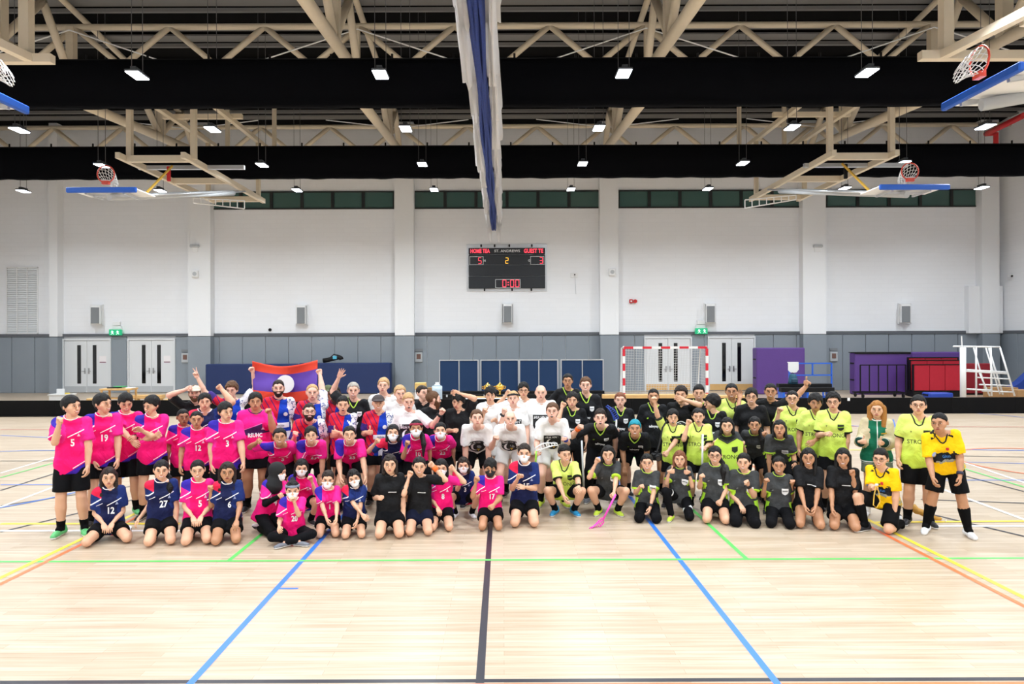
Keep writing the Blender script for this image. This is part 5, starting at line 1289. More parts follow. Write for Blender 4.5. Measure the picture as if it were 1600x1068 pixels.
    for side, S, El, We, hand, spec in arms:
        e = S + (El-S)*min(sl_len, 1); sd = nrm(El-S); c_ = ((e, sd),) if sl_len < 1 else ()
        sl_prims.append((side, S, e)); sh.append((S - sd*.005, e + sd*.02, .031*b + g, (.034 if sl_len < 1 else .03)*b + g*1.3, .012, c_))
        if sl_len > 1:
            e2 = El + (We-El)*(sl_len-1+.03); d2 = nrm(We-El); sh.append((El, e2, .034*b + g*1.4, .026*b + g*1.2, .02, ((e2, d2),))); sl_prims.append((side, El, e2))
    SV, SQ = solid(sh, .0185, (.0032, 38.0, seed*1.7))
    sme = mesh_quads('jersey', SV, SQ, mats=(MATS[sm],))
    rel = SV - P; tl = np.stack([rel @ rt, rel @ up, -(rel @ fw)], 1)/h
    sa = np.zeros(len(SV))
    inside = np.abs(rel @ rt) < SW*.80
    for i_, (side, a, e) in enumerate(sl_prims):
        ab = e-a; t = np.clip((SV-a) @ ab/(ab @ ab), 0, 1.1); dist = np.linalg.norm(SV - a - np.clip(t, 0, 1)[:, None]*ab, axis=1); m = (dist < .042*b + g + .015) & ~(inside & (t < .3))
        tt = t if sl_len < 1 else (t*.5 + (.5 if i_ % 2 else 0)); sa[m] = side*(1+np.clip(tt[m], 0, 1))
    at = sme.attributes.new('tl', 'FLOAT_VECTOR', 'POINT'); at.data.foreach_set('vector', tl.astype(np.float32).ravel())
    at = sme.attributes.new('sl', 'FLOAT', 'POINT'); at.data.foreach_set('value', sa.astype(np.float32))
    shirt = link('jacket' if kit == 'jacket' else 'jersey' if kit not in ('btee', 'white', 'hh') else 't_shirt', sme, root)
    if o.get('under'):
        for side, S, El, We, hand, spec in arms:
            uv, uq = solid([(S, El, .0255*b + .006, .0245*b + .006, .015, ()), (El, We, .0245*b + .006, .0165*b + .006, .015, ())], .014); link('undersleeve', mesh_quads('undersleeve', uv, uq, mats=(M_SHORT['black'],)), root)
    # ---- collar
    n = 18; ring = []; cr = .034*b + .012; Nb = N + up*.0*h
    for i in range(n+1):
        a = 2*math.pi*i/n; f_ = max(0, math.cos(a)); dip = (.068*f_**2.6 if cform == 'vee' else .022*f_**1.2)*h
        ring.append(Nb + rt*math.sin(a)*cr*1.12 + fw*(math.cos(a)*cr*1.02 + f_*.006 + dip*.25) + up*(.012*h - dip))
    bvh = BVHTree.FromPolygons([Vector(v) for v in SV.tolist()], SQ.tolist())
    rr = []
    for p in ring:
        hit = bvh.find_nearest(Vector(p)); rr.append(hit[0] + hit[1]*.002 if hit[0] is not None else Vector(p))
    cm = MB(); cm.tube(rr, (.0085 if cform == 'vee' else .0065)*(h/1.7), 6, caps=False); cm.build('collar', M_TRIMC[ccol], shirt, smooth=True)
    # ---- shorts or trousers
    lp = []; wst = tor(0, .045); wc = ((wst, up),); g2 = .010; long_ = lower in ('pants', 'leggings', 'stripes')
    lp.append((tor(-.04, .0), tor(.04, .0), .058*b + g2, .058*b + g2, .03, wc)); lp.append((tor(-.035, .05), tor(.035, .05), .053*b + g2, .053*b + g2, .03, wc))
    for H, K, A, tdir in legs:
        if long_:
            lp += [(H, K, .052*b + g2, .035*b + g2, .03, ()), (K, A + (K-A)*.06, .039*b + g2, .025*b + g2, .015, ())]
        else:
            fr = o.get('slen', .68 if pose in ('stand', 'lean') else .56); e = H + (K-H)*fr; kd = nrm(K-H); lp.append((H, e + kd*.03, .053*b + g2, .05*b + g2*1.6, .02, ((e, kd),)))
    LV, LQ = solid(lp, .0195, (.0022, 34.0, seed*2.1)); lm = M_SHORT.get(lower, M_SHORT['black'])
    lo_me = mesh_quads('shorts', LV, LQ, mats=(lm,)); lower_o = link('trousers' if long_ else 'shorts', lo_me, root)
    if lower == 'stripes':
        for H, K, A, td in legs:
            m_ = K + (H-K)*.28; ax = nrm(K-H); sdv = nrm(np.cross(ax, [0, 0, 1])); st = MB(); rg = [(nrm(np.cross(ax, sdv))*math.sin(a) + sdv*math.cos(a))*(.0405*b+g2+.002) + ax*.04*math.sin(a) for a in np.linspace(0, 2*math.pi, 19)]; st.add([m_ + q - ax*.018 for q in rg] + [m_ + q + ax*.018 for q in rg], [(i, i+1, i+20, i+19) for i in range(18)]); st.build('white_stripe', M_PRINT['white'], lower_o, smooth=True)
    # ---- socks and shoes
    for H, K, A, tdir in legs:
        fr = o.get('socklen', .34)
        if not long_ and pose not in ('seiza',) and sock:
            s0 = A + (K-A)*fr; kd = nrm(K-A); pr = [(A, A + (K-A)*.68, .0215*b + .006, .0375*b + .006, .01, ((s0, kd),)), (A, A + tdir*.03*h, .021*b + .006, .02*b + .006, .012, ())]
            kv, kq = solid(pr, .016); link('sock', mesh_quads('sock', kv, kq, mats=(M_SOCK[sock],)), root)
        so = bpy.data.objects.new('shoe', shoe_mesh()); COL.objects.link(so); so.parent = root
        for i_, mm in ((0, M_SHOES[shoe]), (1, M_WHITE)): so.material_slots[i_].link = 'OBJECT'; so.material_slots[i_].material = mm
        sc = h/1.72*(1.0 if fem else 1.1)
        if pose == 'seiza' or (tdir[2] < -.05 and pose != 'cross'):
            if tdir[2] < -.5: yv = nrm([0, -.35, 1.]) ; zv = nrm([0, 1., .35]); org = A + np.array([0, .035, -.0])
            else: yv = nrm(Rh @ np.array([0, -1, .1])); zv = np.array([0, 0, -1.]); zv = nrm(zv - yv*(zv @ yv)); org = A + np.array([0, 0, .05*sc])
            xv = np.cross(yv, zv)
        else:
            yv = -nrm([tdir[0], tdir[1], 0]); zv = np.array([0, 0, 1.]); xv = np.cross(yv, zv); org = np.array([A[0], A[1], max(0, A[2] - .05*h) if pose != 'cross' else .004])
        mw = Matrix.Identity(4)
        for i_ in range(3):
            for j_, vv in enumerate((xv, yv, zv)): mw[i_][j_] = float(vv[i_]*sc)
            mw[i_][3] = float(org[i_])
        so.matrix_local = mw
    # ---- head-borne parts
    Mh = Matrix.Identity(4)
    for i_ in range(3):
        for j_ in range(3): Mh[i_][j_] = float(M3[i_][j_])
        Mh[i_][3] = float(C[i_])
    def headpart(name, mesh, m):
        ob = bpy.data.objects.new(name, mesh); COL.objects.link(ob); ob.parent = root; ob.matrix_local = Mh
        ob.material_slots[0].link = 'OBJECT'; ob.material_slots[0].material = m; return ob
    if hair: headpart('hair', hair_mesh(hair), M_HAIR[hc])
    if mask: headpart('face_mask', gear_mesh('mask'), M_MASKW if mask == 'white' else M_MASKB)
    if beard: headpart('beard', gear_mesh('longbeard' if beard == 'long' else 'beard'), M_HAIR['dark' if hc in ('black', 'dark') else hc])
    for gname in gear:
        if gname == 'glasses': headpart('glasses', gear_mesh('glasses'), M_BLK)
        elif gname.startswith('cap'): headpart('cap', gear_mesh('cap'), mat('cap_' + gname, {'capbeige': (214, 196, 176), 'capolive': (88, 96, 62), 'capgrey': (64, 54, 54)}[gname], .8))
        elif gname.startswith('band'): headpart('headband', gear_mesh('band'), mat('band_' + gname, {'bandblack': (20, 20, 24), 'bandgrey': (120, 124, 140), 'bandred': (150, 30, 60)}[gname], .8))
        elif gname == 'hijab': headpart('hijab', gear_mesh('hijab'), mat('hijab_black', (18, 18, 20), .85))
        elif gname[:2] in ('wL', 'wR'):
            We, z, y = hands[0 if gname[1] == 'L' else 1]; El = arms[0 if gname[1] == 'L' else 1][2]; ax = nrm(We-El); c_ = We - ax*.03; a_ = nrm(np.cross(ax, [.3, .5, .8])); b_ = np.cross(ax, a_); colr = {'k': (18, 18, 22), 'o': (240, 110, 40), 'b': (30, 50, 170), 'n': (20, 26, 60), 'y': (220, 220, 60)}[gname[2]]
            wd = .03 if gname[2] in 'ob' else .016; bm = MB(); bm.tube([c_ - ax*wd, c_ + ax*wd], .0225*b + .0, 12); ob = bm.build('watch' if gname[2] == 'k' else 'wristband', mat('wrist_' + gname[2], colr, .6), root, smooth=True)
            if gname[2] == 'k':
                fb = MB(); fb.tube([c_ + a_*.022*b, c_ + a_*(.022*b+.012)], .017, 10); fb.build('watch_face', M_BLK, ob)
    # ---- prints on the chest
    def decal(nm, v2, faces, m, u0, v0, sx, sy=None, rot=0.0, off=.0035):
        sy = sy or sx; v2 = np.asarray(v2, float); c_, s_ = math.cos(rot), math.sin(rot); pts = []
        for x_, y_ in v2:
            a_, e_ = x_*sx, y_*sy; a_, e_ = a_*c_ - e_*s_, a_*s_ + e_*c_
            org = P + rt*(u0*h + a_) + up*(v0*h + e_) + fw*.4*h; hit = bvh.ray_cast(Vector(org), Vector(-fw), .8*h)
            if hit[0] is None: pts.append(None)
            else: pts.append(hit[0] + Vector(fw)*off)
        fs = [f for f in faces if all(pts[i] is not None for i in f) and max((pts[i]-pts[f[0]]).length for i in f) < .12]
        if not fs: return None
        pts = [p if p is not None else Vector((0, 0, 0)) for p in pts]; used = sorted({i for f in fs for i in f}); ix = {k: j for j, k in enumerate(used)}
        dm = bpy.data.meshes.new(nm); dm.from_pydata([pts[i] for i in used], [], [tuple(ix[i] for i in f) for f in fs]); dm.materials.append(m); return link(nm, dm, shirt)
    def shape(fn, n=8):
        """filled outline: fn(t)-> half-widths, as a grid so that it can follow the cloth"""
        v2 = []; f2 = []
        for j in range(n+1):
            y_ = -1 + 2*j/n; w_ = fn(y_)
            for i in range(7): v2.append(((-1 + i/3)*w_, y_))
        for j in range(n):
            for i in range(6): a_ = j*7+i; f2.append((a_, a_+1, a_+8, a_+7))
        return v2, f2
    SHIELD = shape(lambda y: 1 if y > -.2 else max(.15, 1 - ((-.2-y)/.8)**2*.85)); DISC = shape(lambda y: math.sqrt(max(.02, 1-y*y))); TRI = shape(lambda y: max(.08, (1-y)/2)); RECT = shape(lambda y: 1, 4)
    def letters(s, m, u0, v0, hgt, rot=0.0, bold=.02, wide=1.0):
        v2, f2 = text_mesh(s, bold); decal('lettering' if not s.isdigit() else 'number', v2, f2, M_PRINT[m], u0, v0, hgt*wide, hgt, rot, .0048)
    if kit in ('pink', 'navy'):
        decal('crest', *TRI, M_PRINT['pale' if kit == 'pink' else 'palenavy'], .058, .198, .017, .019)
        if num: letters(num, 'white', .018, .142, .085*(h/1.6), bold=.03, wide=.8)
    elif kit == 'rshc':
        letters('RSUHC', 'white', 0, .122, .058, bold=.04, wide=.8); decal('crest', *TRI, M_PRINT['pale'], .062, .178, .022, .018)
    elif kit == 'laos':
        decal('crest', *DISC, M_PRINT['white'], .058, .185, .03); letters('inchie', 'grey', .02, .095, .035, wide=.9)
    elif kit == 'blackj':
        decal('crest', *SHIELD, M_PRINT['white'], .052, .198, .034, .038); decal('crest_band', *RECT, M_PRINT['grey'], .052, .203, .026, .006, 0, .005); letters('tellmysay', 'white', 0, .122, .046, wide=.8, bold=.035); decal('maker_mark', *DISC, M_PRINT['lime'], -.055, .2, .016, .009, .5)
    elif kit == 'neon':
        decal('crest', *SHIELD, M_PRINT['darkgreen'], .052, .19, .04, .043); decal('crest_band', *RECT, M_PRINT['lime'], .052, .194, .038, .006, .12, .005); letters('STRONG', 'black', .0, .125, .05, bold=.0, wide=.95); letters('T', 'black', -.055, .2, .022)
    elif kit == 'grey':
        decal('crest', *SHIELD, M_PRINT['white'], .048, .175, .041, .044); decal('crest_band', *RECT, M_PRINT['grey'], .048, .182, .032, .008, 0, .005); decal('maker_mark', *DISC, M_PRINT['grey'], -.055, .185, .014, .006, .4)
    elif kit == 'hh':
        decal('printed_shield', *SHIELD, M_PRINT['black'], .0, .125, .122, .135); letters('HUA HIN V', 'white', .0, .182, .042, bold=.03, wide=.72)
        th_ = np.linspace(math.radians(100), math.radians(275), 15); cres = []; cf = []
        for i_, t_ in enumerate(th_): k_ = .5 + .5*math.sin(math.pi*i_/14); cres += [(math.cos(t_)*1.0, math.sin(t_)*1.0), (math.cos(t_)*(1-.42*k_), math.sin(t_)*(1-.3*k_))]
        for i_ in range(14): cf.append((2*i_, 2*i_+1, 2*i_+3, 2*i_+2))
        decal('crescent_print', cres, cf, M_PRINT['white'], -.006, .115, .078, .075, 0, .005); decal('helmet_print', *DISC, M_PRINT['grey'], .018, .115, .034, .026, -.4, .005); decal('gold_print', *TRI, M_PRINT['gold'], .012, .075, .024, .03, 3.1, .005)
    elif kit == 'btee' and name_print: 
        if name_print == 'hcx': decal('ring_print', *DISC, M_PRINT['white'], .0, .1, .1, .1); decal('ring_centre', *DISC, M_PRINT['black'], 0, .1, .088, .088, 0, .005); letters('H', 'white', .0, .128, .04); letters('C', 'white', -.03, .1, .04); letters('X', 'white', 0, .1, .055)
        else: decal('chest_line', *RECT, M_PRINT['white'], .02, .185, .05, .005)
    elif kit == 'ref':
        decal('crest', *SHIELD, M_PRINT['red'], .02, .205, .016, .02); letters('Glun', 'blue', .005, .138, .038, .08, wide=.85); decal('round_badge', *DISC, M_PRINT['palenavy'], -.075, .19, .024)
    elif kit == 'jacket': decal('gold_script', *RECT, M_PRINT['gold'], .05, .2, .035, .008, .15)
    return root, dict(P=P+off, N=N+off, C=C+off, up=up, rt=rt, fw=fw, hands=[(w_[0]+off, w_[1], w_[2]) for w_ in hands], h=h, legs=legs, off=off)
# ------------------------------------------------------------------ the group
G_P, G_N, G_L, G_B, G_Y, G_G, G_H = 'players in pink jerseys', 'players in navy jerseys', 'players in red and blue jerseys', 'players in black jerseys', 'players in neon yellow jerseys', 'players in dark grey jerseys', 'players in white printed shirts'
p = person
# front row, kneeling, left to right
p('girl in navy jersey 12 kneeling at the left end, hands in lap', 170, 730, 8.45, 'seiza', 'navy', 1, 'long', 'dark', 'lap', 'lap', '12', 'neutral', (0, 5, 0), fem=True, kw=.135, pz=.10, shoe=5, group=G_N)
p('girl in navy jersey 27 kneeling with long ponytail over shoulder', 252, 719, 8.42, 'seiza', 'navy', 1, 'tailR', 'black', (213, 815, -.05, 'relax'), (276, 826, 0, 'relax'), '27', 'smile', (0, 4, 3), fem=True, group=G_N)
p('girl in pink jersey 5 kneeling with hands in lap and necklace', 309, 719, 8.45, 'seiza', 'pink', 1, 'tied', 'black', 'lap', 'lap', '5', 'smile', (-4, 5, -3), fem=True, group=G_P)
p('girl in navy jersey 6 kneeling, raising a fist beside her shoulder', 355, 722, 8.45, 'seiza', 'navy', 2, 'long', 'dark', (329, 760, -.1), 'thigh', '6', 'neutral', (0, 4, 0), fem=True, group=G_N)
p('player in black hijab, white mask and pink jersey 4 leaning right', 434, 723, 8.75, 'seiza', 'pink', 1, None, 'black', (440, 773, -.25), (452, 785, -.3), '4', 'neutral', (38, 14, 8), head=35, roll=10, fem=True, mask='white', gear=('hijab',), low='pants', under=True, pitch=14, group=G_P)
p('player in pink jersey 20 sitting cross-legged, fist at white mask', 457, 751, 8.35, 'cross', 'pink', 1, 'bun', 'black', (436, 826, -.25, 'relax'), (458, 778, -.22), '20', 'neutral', (0, 8, 0), fem=True, mask='white', gear=('bandgrey',), low='leggings', shoe=6, group=G_P)
p('girl in pink jersey and mask with hand by her ear, behind number 20', 471, 717, 9.05, 'squat', 'pink', 1, 'bob', 'black', 'knee', (485, 745, -.12), None, 'neutral', (5, 10, 5), fem=True, mask='white', group=G_P)
p('girl in white mask and pink jersey 1 kneeling, hands low between knees', 512, 735, 8.6, 'seiza', 'pink', 1, 'tied', 'dark', (517, 832, -.33, 'relax'), (525, 834, -.36, 'relax'), '1', 'neutral', (0, 8, 5), fem=True, mask='white', pitch=16, group=G_P)
p('girl in white mask and navy jersey 19 kneeling with arms folded low', 553, 733, 8.65, 'seiza', 'navy', 1, 'bob', 'black', (570, 808, -.2, 'relax'), (556, 822, -.2, 'relax'), '19', 'neutral', (0, 8, -12), fem=True, mask='white', group=G_N)
p('girl in plain black t-shirt kneeling, one fist at her waist', 609, 710, 8.7, 'seiza', 'btee', 1, 'bob', 'dark', (594, 777, -.2), (632, 818, -.05, 'relax'), None, 'neutral', (0, 3, 0), fem=True)
p('girl in black t-shirt kneeling, both fists raised, orange wristband', 655, 714, 8.8, 'seiza', 'btee', 1, 'tied', 'black', (641, 738, -.1), (673, 724, -.05), None, 'smile', (0, 3, 0), fem=True, gear=('wRo',), low='navy')
p('girl in white mask and pink jersey 8 raising one fist', 689, 717, 8.98, 'seiza', 'pink', 1, 'bob', 'black', 'lap', (705, 729, -.05), '8', 'neutral', (0, 6, 0), fem=True, mask='white', group=G_P)
p('girl in white mask and navy jersey 3 squatting with fist at chin', 724, 714, 9.4, 'squat', 'navy', 1, 'bob', 'dark', (722, 752, -.25), 'knee', '3', 'neutral', (0, 6, 0), fem=True, mask='white', shoe=0, group=G_N)
p('boy in black mask and pink jersey 17 kneeling, fist at shoulder', 766, 718, 9.0, 'seiza', 'pink', 2, 'mop', 'black', (745, 747, -.1), (768, 792, -.25), '17', 'neutral', (0, 6, 0), mask='black', group=G_P)
p('girl in white mask and navy jersey 15 kneeling, hands at chest', 819, 693, 9.2, 'seiza', 'navy', 1, 'tied', 'dark', (812, 742, -.22, 'relax'), (815, 760, -.24, 'relax'), '15', 'neutral', (0, 5, 3), fem=True, mask='white', group=G_N)
p('man in neon yellow jersey squatting, arm resting on raised knee', 882, 696, 9.5, 'squat', 'neon', 1, 'quiff', 'black', (888, 797, -.35, 'relax'), (905, 763, -.4, 'relax'), None, 'smile', (22, 4, 0), gear=('wRk',), group=G_Y, shoe=4)
p('woman in grey jersey squatting with a pink bladed stick, fist raised', 950, 696, 9.5, 'squat', 'grey', 1, 'bob', 'black', (934, 717, -.1), (958, 780, -.4, 'grip'), None, 'smile', (0, 4, 0), fem=True, shoe=3, group=G_G)
p('woman in grey jersey kneeling, hair tied back, watch on wrist', 1011, 709, 9.4, 'seiza', 'grey', 1, 'tied', 'black', (1002, 758, -.22), (1014, 800, -.25, 'relax'), None, 'smile', (0, 3, 0), fem=True, pz=.11, low='pants', gear=('wRk',), group=G_G)
p('woman in grey jersey half kneeling with two thumbs up', 1062, 704, 9.4, 'halfL', 'grey', 1, 'bob', 'auburn', (1047, 731, -.15, 'thumb'), (1075, 732, -.15, 'thumb'), None, 'neutral', (0, 3, 0), fem=True, low='stripes', gear=('wRk',), shoe=3, pz=.2, group=G_G)
p('woman with glasses and long hair in grey jersey kneeling, bare knees', 1117, 697, 9.3, 'seiza', 'grey', 1, 'tailR', 'black', (1096, 742, -.18), (1124, 786, -.2), None, 'smile', (0, 3, 0), fem=True, gear=('glasses',), group=G_G)
p('woman in grey jersey kneeling in black trousers, watch hand at chest', 1162, 708, 9.2, 'seiza', 'grey', 1, 'tied', 'black', 'lap', (1166, 752, -.22), None, 'smile', (-6, 3, 0), fem=True, w=1.15, pz=.11, low='pants', gear=('wRk',), group=G_G)
p('woman in grey jersey kneeling with both fists by her shoulders', 1217, 713, 9.12, 'seiza', 'grey', 2, 'tied', 'black', (1197, 749, -.1), (1238, 751, -.1), None, 'smile', (0, 3, 0), fem=True, pz=.11, low='pants', group=G_G)
p('girl in black t-shirt kneeling with both hands down on thighs', 1263, 700, 9.05, 'seiza', 'btee', 2, 'long', 'black', (1261, 806, -.3, 'relax'), (1272, 806, -.3, 'relax'), None, 'smile', (0, 3, 0), fem=True, slen=.3)
p('girl in black t-shirt kneeling at right, raising one fist', 1317, 700, 8.95, 'seiza', 'btee', 2, 'long', 'black', (1301, 811, -.25, 'relax'), (1331, 736, -.12), None, 'smile', (0, 3, 0), fem=True, shoe=5)
p('referee in yellow jersey and glasses on one knee holding a whistle', 1376, 702, 8.7, 'halfL', 'ref', 1, 'quiff', 'black', (1365, 760, -.25), (1398, 812, -.12, 'relax'), None, 'smile', (12, 3, 0), head=-26, gear=('glasses',), w=1.1, socklen=.8, slen=.86, hem=-.02, pz=.23, pitch=14, group='referees')
p('referee in yellow jersey standing at right end in long black socks', 1468, 645, 8.35, 'stand', 'ref', 2, 'crop', 'black', (1459, 752, -.1, 'relax'), (1500, 750, -.12, 'relax'), None, 'neutral', (-16, 5, -6), hfix=1.56, spread=.14, roll=-11, w=1.05, gear=('wRn',), shoe=0, socklen=.84, slen=.8, hem=-.015, group='referees')
p('man with black glasses in neon yellow jersey standing beside referee', 1435, 619, 8.95, 'stand', 'neon', 1, 'quiff', 'black', 'down', 'back', None, 'neutral', (0, -3, 0), gear=('glasses',), w=1.1, slen=.85, group=G_Y)
p('woman in green varsity jacket with long ombre hair, thumbs up', 1370, 626, 9.4, 'stand', 'jacket', 1, 'longwide', 'ombre', (1344, 690, -.2, 'thumb'), (1377, 692, -.25, 'thumb'), None, 'neutral', (0, 3, 0), fem=True, w=1.12, shoe=0, sock='white', hem=-.06, slen=.6)
# standing, left block
p('tall boy in pink jersey 5 at left end, fist by his cheek', 111, 619, 8.62, 'stand', 'pink', 1, 'fringe', 'black', (94, 655, -.28), (137, 738, .0, 'relax'), '5', 'smile', (48, 2, 0), head=-8, shoe=1, slen=.85, socklen=.3, group=G_P)
p('boy in pink jersey 19 standing second from left, looking right', 160, 616, 9.1, 'stand', 'pink', 1, 'fringe', 'black', (150, 735, -.1, 'relax'), (184, 728, -.05, 'relax'), '19', 'smile', (46, 2, 0), head=0, group=G_P)
p('boy in pink jersey 6 looking down, arms reaching together with watch', 196, 615, 9.6, 'stand', 'pink', 1, 'fringe', 'black', (212, 694, -.3, 'relax'), (208, 683, -.25, 'relax'), '6', 'smile', (10, 22, 0), gear=('wRk',), slen=.85, shoe=1, group=G_P)
p('boy in pink jersey 11 with folded arms looking down to the left', 237, 619, 9.4, 'stand', 'pink', 1, 'fringe', 'black', 'fold', 'fold', '11', 'smile', (-38, 14, 0), head=-8, group=G_P)
p('young tanned boy in pink jersey behind boy number 12', 286, 639, 9.7, 'stand', 'pink', 3, 'crop', 'black', 'down', 'down', None, 'neutral', (10, 2, 0), group=G_P)
p('boy with shaved hair in pink jersey 12 standing, arms down', 307, 642, 9.35, 'stand', 'pink', 2, 'crop', 'black', 'down', 'down', '12', 'neutral', (0, 3, 0), group=G_P)
p('tall boy in pink jersey 3 looking right, hands on thighs', 352, 629, 9.15, 'stand', 'pink', 1, 'fringe', 'black', (331, 742, -.1, 'relax'), (382, 735, -.1, 'relax'), '3', 'neutral', (26, 5, 0), w=1.12, group=G_P)
p('heavy boy in purple banded pink jersey, fist raised', 399, 614, 9.85, 'stand', 'rshc', 2, 'fringe', 'black', 'down', (420, 641, -.2), None, 'neutral', (0, 0, 0), w=1.25, group=G_P)
p('heavy boy in navy jersey flexing one arm, behind pink number 12', 320, 615, 10.2, 'stand', 'navy', 1, 'fringe', 'black', 'down', (343, 604, .15, 'fist', (1, 0, -.2)), None, 'neutral', (0, 0, 0), w=1.3, group=G_N)
p('bearded man in beige cap, fist over his head and arm out left', 304, 602, 10.7, 'stand', 'btee', 0, 'short', 'brown', (297, 606, -.15, 'fist', (-1, 0, -.6)), (330, 690, -.1), None, 'neutral', (0, -2, 0), beard='short', gear=('capbeige',), thin=False, name_print=False)
p('curly haired man in red and blue jersey, peace sign, holding the flag', 362, 597, 11.0, 'stand', 'laos', 0, 'curly', 'brown', (306, 584, -.1, 'vee'), (394, 576, .1, 'fist'), None, 'smile', (-15, 8, 0), thin=False, group=G_L)
p('dark bearded man in red and blue jersey in front of the flag', 435, 593, 10.5, 'stand', 'laos', 0, 'crop', 'dark', 'down', 'down', None, 'smile', (0, 3, 0), beard='short', thin=False, group=G_L)
p('tall fair man with receding hair in red and blue jersey', 488, 600, 10.55, 'stand', 'laos', 0, 'receding', 'blond', 'down', (499, 577, .4, 'fist'), None, 'neutral', (0, 3, 0), thin=False, w=1.1, group=G_L)
p('bearded man with glasses in red and blue jersey, crouching, fist forward', 483, 630, 9.85, 'lean', 'laos', 0, 'crop', 'dark', (462, 676, -.2), 'down', None, 'open', (5, -4, 3), hfix=1.7, beard='short', gear=('glasses',), thin=False, group=G_L)
p('man in olive cap half hidden behind the flag holder', 513, 602, 11.4, 'stand', 'laos', 2, None, 'black', 'down', 'down', None, 'neutral', (0, 2, 0), gear=('capolive',), group=G_L)
p('dark skinned man in red and blue jersey beside the flag', 523, 602, 11.0, 'stand', 'laos', 4, 'crop', 'black', 'down', 'down', None, 'neutral', (0, 2, 0), thin=False, group=G_L)
p('grey blond man in black jersey raising an open hand', 552, 597, 10.6, 'stand', 'blackj', 0, 'slick', 'grey', (532, 584, .05, 'open'), 'down', None, 'smile', (0, 2, 0), thin=False, group=G_B)
p('man with black undercut in red and blue jersey, arms crossed', 536, 620, 10.1, 'stand', 'laos', 1, 'quiff', 'black', (540, 678, -.2, 'relax'), (523, 674, -.22, 'thumb'), None, 'open', (0, 0, 0), group=G_L)
p('tall fair man in plain white shirt with head tilted', 599, 590, 10.9, 'stand', 'white', 0, 'short', 'blond', 'down', 'down', None, 'neutral', (-6, -2, 4), thin=False, group=G_H)
p('man in dark grey cap and red and blue jersey giving a thumbs up', 591, 617, 10.2, 'stand', 'laos', 1, None, 'black', (575, 675, -.25, 'thumb'), 'down', None, 'smile', (0, 0, 0), gear=('capgrey',), w=1.1, group=G_L)
p('young fair man in white printed shirt behind the shouting man', 625, 602, 10.5, 'stand', 'hh', 0, 'short', 'blond', (610, 650, -.2), 'down', None, 'neutral', (8, 2, 0), thin=False, group=G_H)
p('blond tanned man in white printed shirt shouting, arm stretched right', 638, 615, 10.05, 'stand', 'hh', 0, 'quiff', 'blond', 'down', (692, 641, -.15, 'fist', (.2, 0, -1)), None, 'open', (6, 2, 0), gear=('wRk',), thin=False, group=G_H)
p('dark haired man in black smiling right, behind the bearded man', 660, 602, 11.1, 'stand', 'btee', 0, 'slick', 'dark', 'down', 'down', None, 'smile', (35, 0, 0), thin=False, name_print=False)
p('bearded man with hair bun in black shirt turned to the right', 677, 611, 10.4, 'stand', 'btee', 0, 'bun', 'brown', 'down', 'down', None, 'neutral', (72, 3, 0), head=35, beard='long', thin=False, name_print=False)
p('young man in black t-shirt with hand on top of his head', 716, 614, 10.5, 'stand', 'btee', 1, 'mop', 'black', (711, 672, -.25), (712, 613, -.06, 'relax', (1, 0, -.25)), None, 'neutral', (-18, 14, 6), name_print=False)
# middle, leaning players in pink and navy
p('boy in pink jersey 3 leaning forward, fist raised at left', 437, 669, 9.25, 'lean', 'pink', 2, 'short', 'black', (406, 688, -.1), 'down', '3', 'smile', (0, -4, 0), hfix=1.52, group=G_P)
p('boy in pink jersey 27 leaning forward with parted black hair', 486, 667, 9.4, 'lean', 'pink', 1, 'fringe', 'black', 'knee', 'knee', '27', 'smile', (0, -4, -4), hfix=1.52, group=G_P)
p('boy in pink jersey 25 leaning forward with hands on knees', 546, 666, 9.4, 'lean', 'pink', 1, 'short', 'black', (533, 752, -.1, 'relax'), (572, 752, -.1, 'relax'), '25', 'smile', (0, -4, 0), hfix=1.53, group=G_P)
p('girl in white mask and navy jersey raising a fist in middle row', 614, 663, 9.5, 'lean', 'navy', 1, 'bob', 'black', (591, 687, -.1), 'down', None, 'neutral', (0, -2, 3), fem=True, mask='white', hfix=1.47, group=G_N)
p('girl in white mask, red headband and pink jersey 10, fist raised', 650, 656, 9.45, 'lean', 'pink', 2, 'tailR', 'black', (637, 690, -.12), 'down', '10', 'neutral', (0, -2, 0), fem=True, mask='white', gear=('bandred',), hfix=1.5, group=G_P)
p('girl in white mask and pink jersey 23 standing behind', 688, 660, 9.75, 'lean', 'pink', 1, 'tied', 'black', 'down', 'down', '23', 'neutral', (0, -2, 0), fem=True, mask='white', hfix=1.5, group=G_P)
# centre, white shirts
p('brown haired man in white printed shirt leaning, black shorts', 745, 640, 9.75, 'lean', 'hh', 0, 'short', 'brown', 'knee', 'knee', None, 'neutral', (6, -6, 0), hfix=1.7, thin=False, low='black', group=G_H)
p('bald man in white printed shirt leaning with loose fist', 797, 641, 9.8, 'lean', 'hh', 0, None, 'blond', (775, 682, -.15), 'knee', None, 'smile', (4, -4, 0), hfix=1.7, thin=False, group=G_H)
p('shouting man in white shirt with blue wristband and white stick', 863, 629, 9.85, 'lean', 'hh', 0, 'short', 'brown', (839, 706, -.2, 'grip'), (882, 684, -.2), None, 'open', (-4, -2, 0), hfix=1.7, thin=False, gear=('wRb',), shoe=3, group=G_H)
p('young man with mop of black hair in white shirt pointing up', 766, 605, 10.8, 'stand', 'white', 1, 'mop', 'black', (758, 640, -.2, 'point'), (772, 655, -.25, 'relax'), None, 'neutral', (0, 3, 0), group=G_H)
p('man with black headband in white printed shirt, fist and wristband', 802, 611, 10.7, 'stand', 'hh', 0, 'short', 'blond', (788, 640, -.2), 'down', None, 'neutral', (-5, -6, -4), gear=('bandblack', 'wLk'), thin=False, group=G_H)
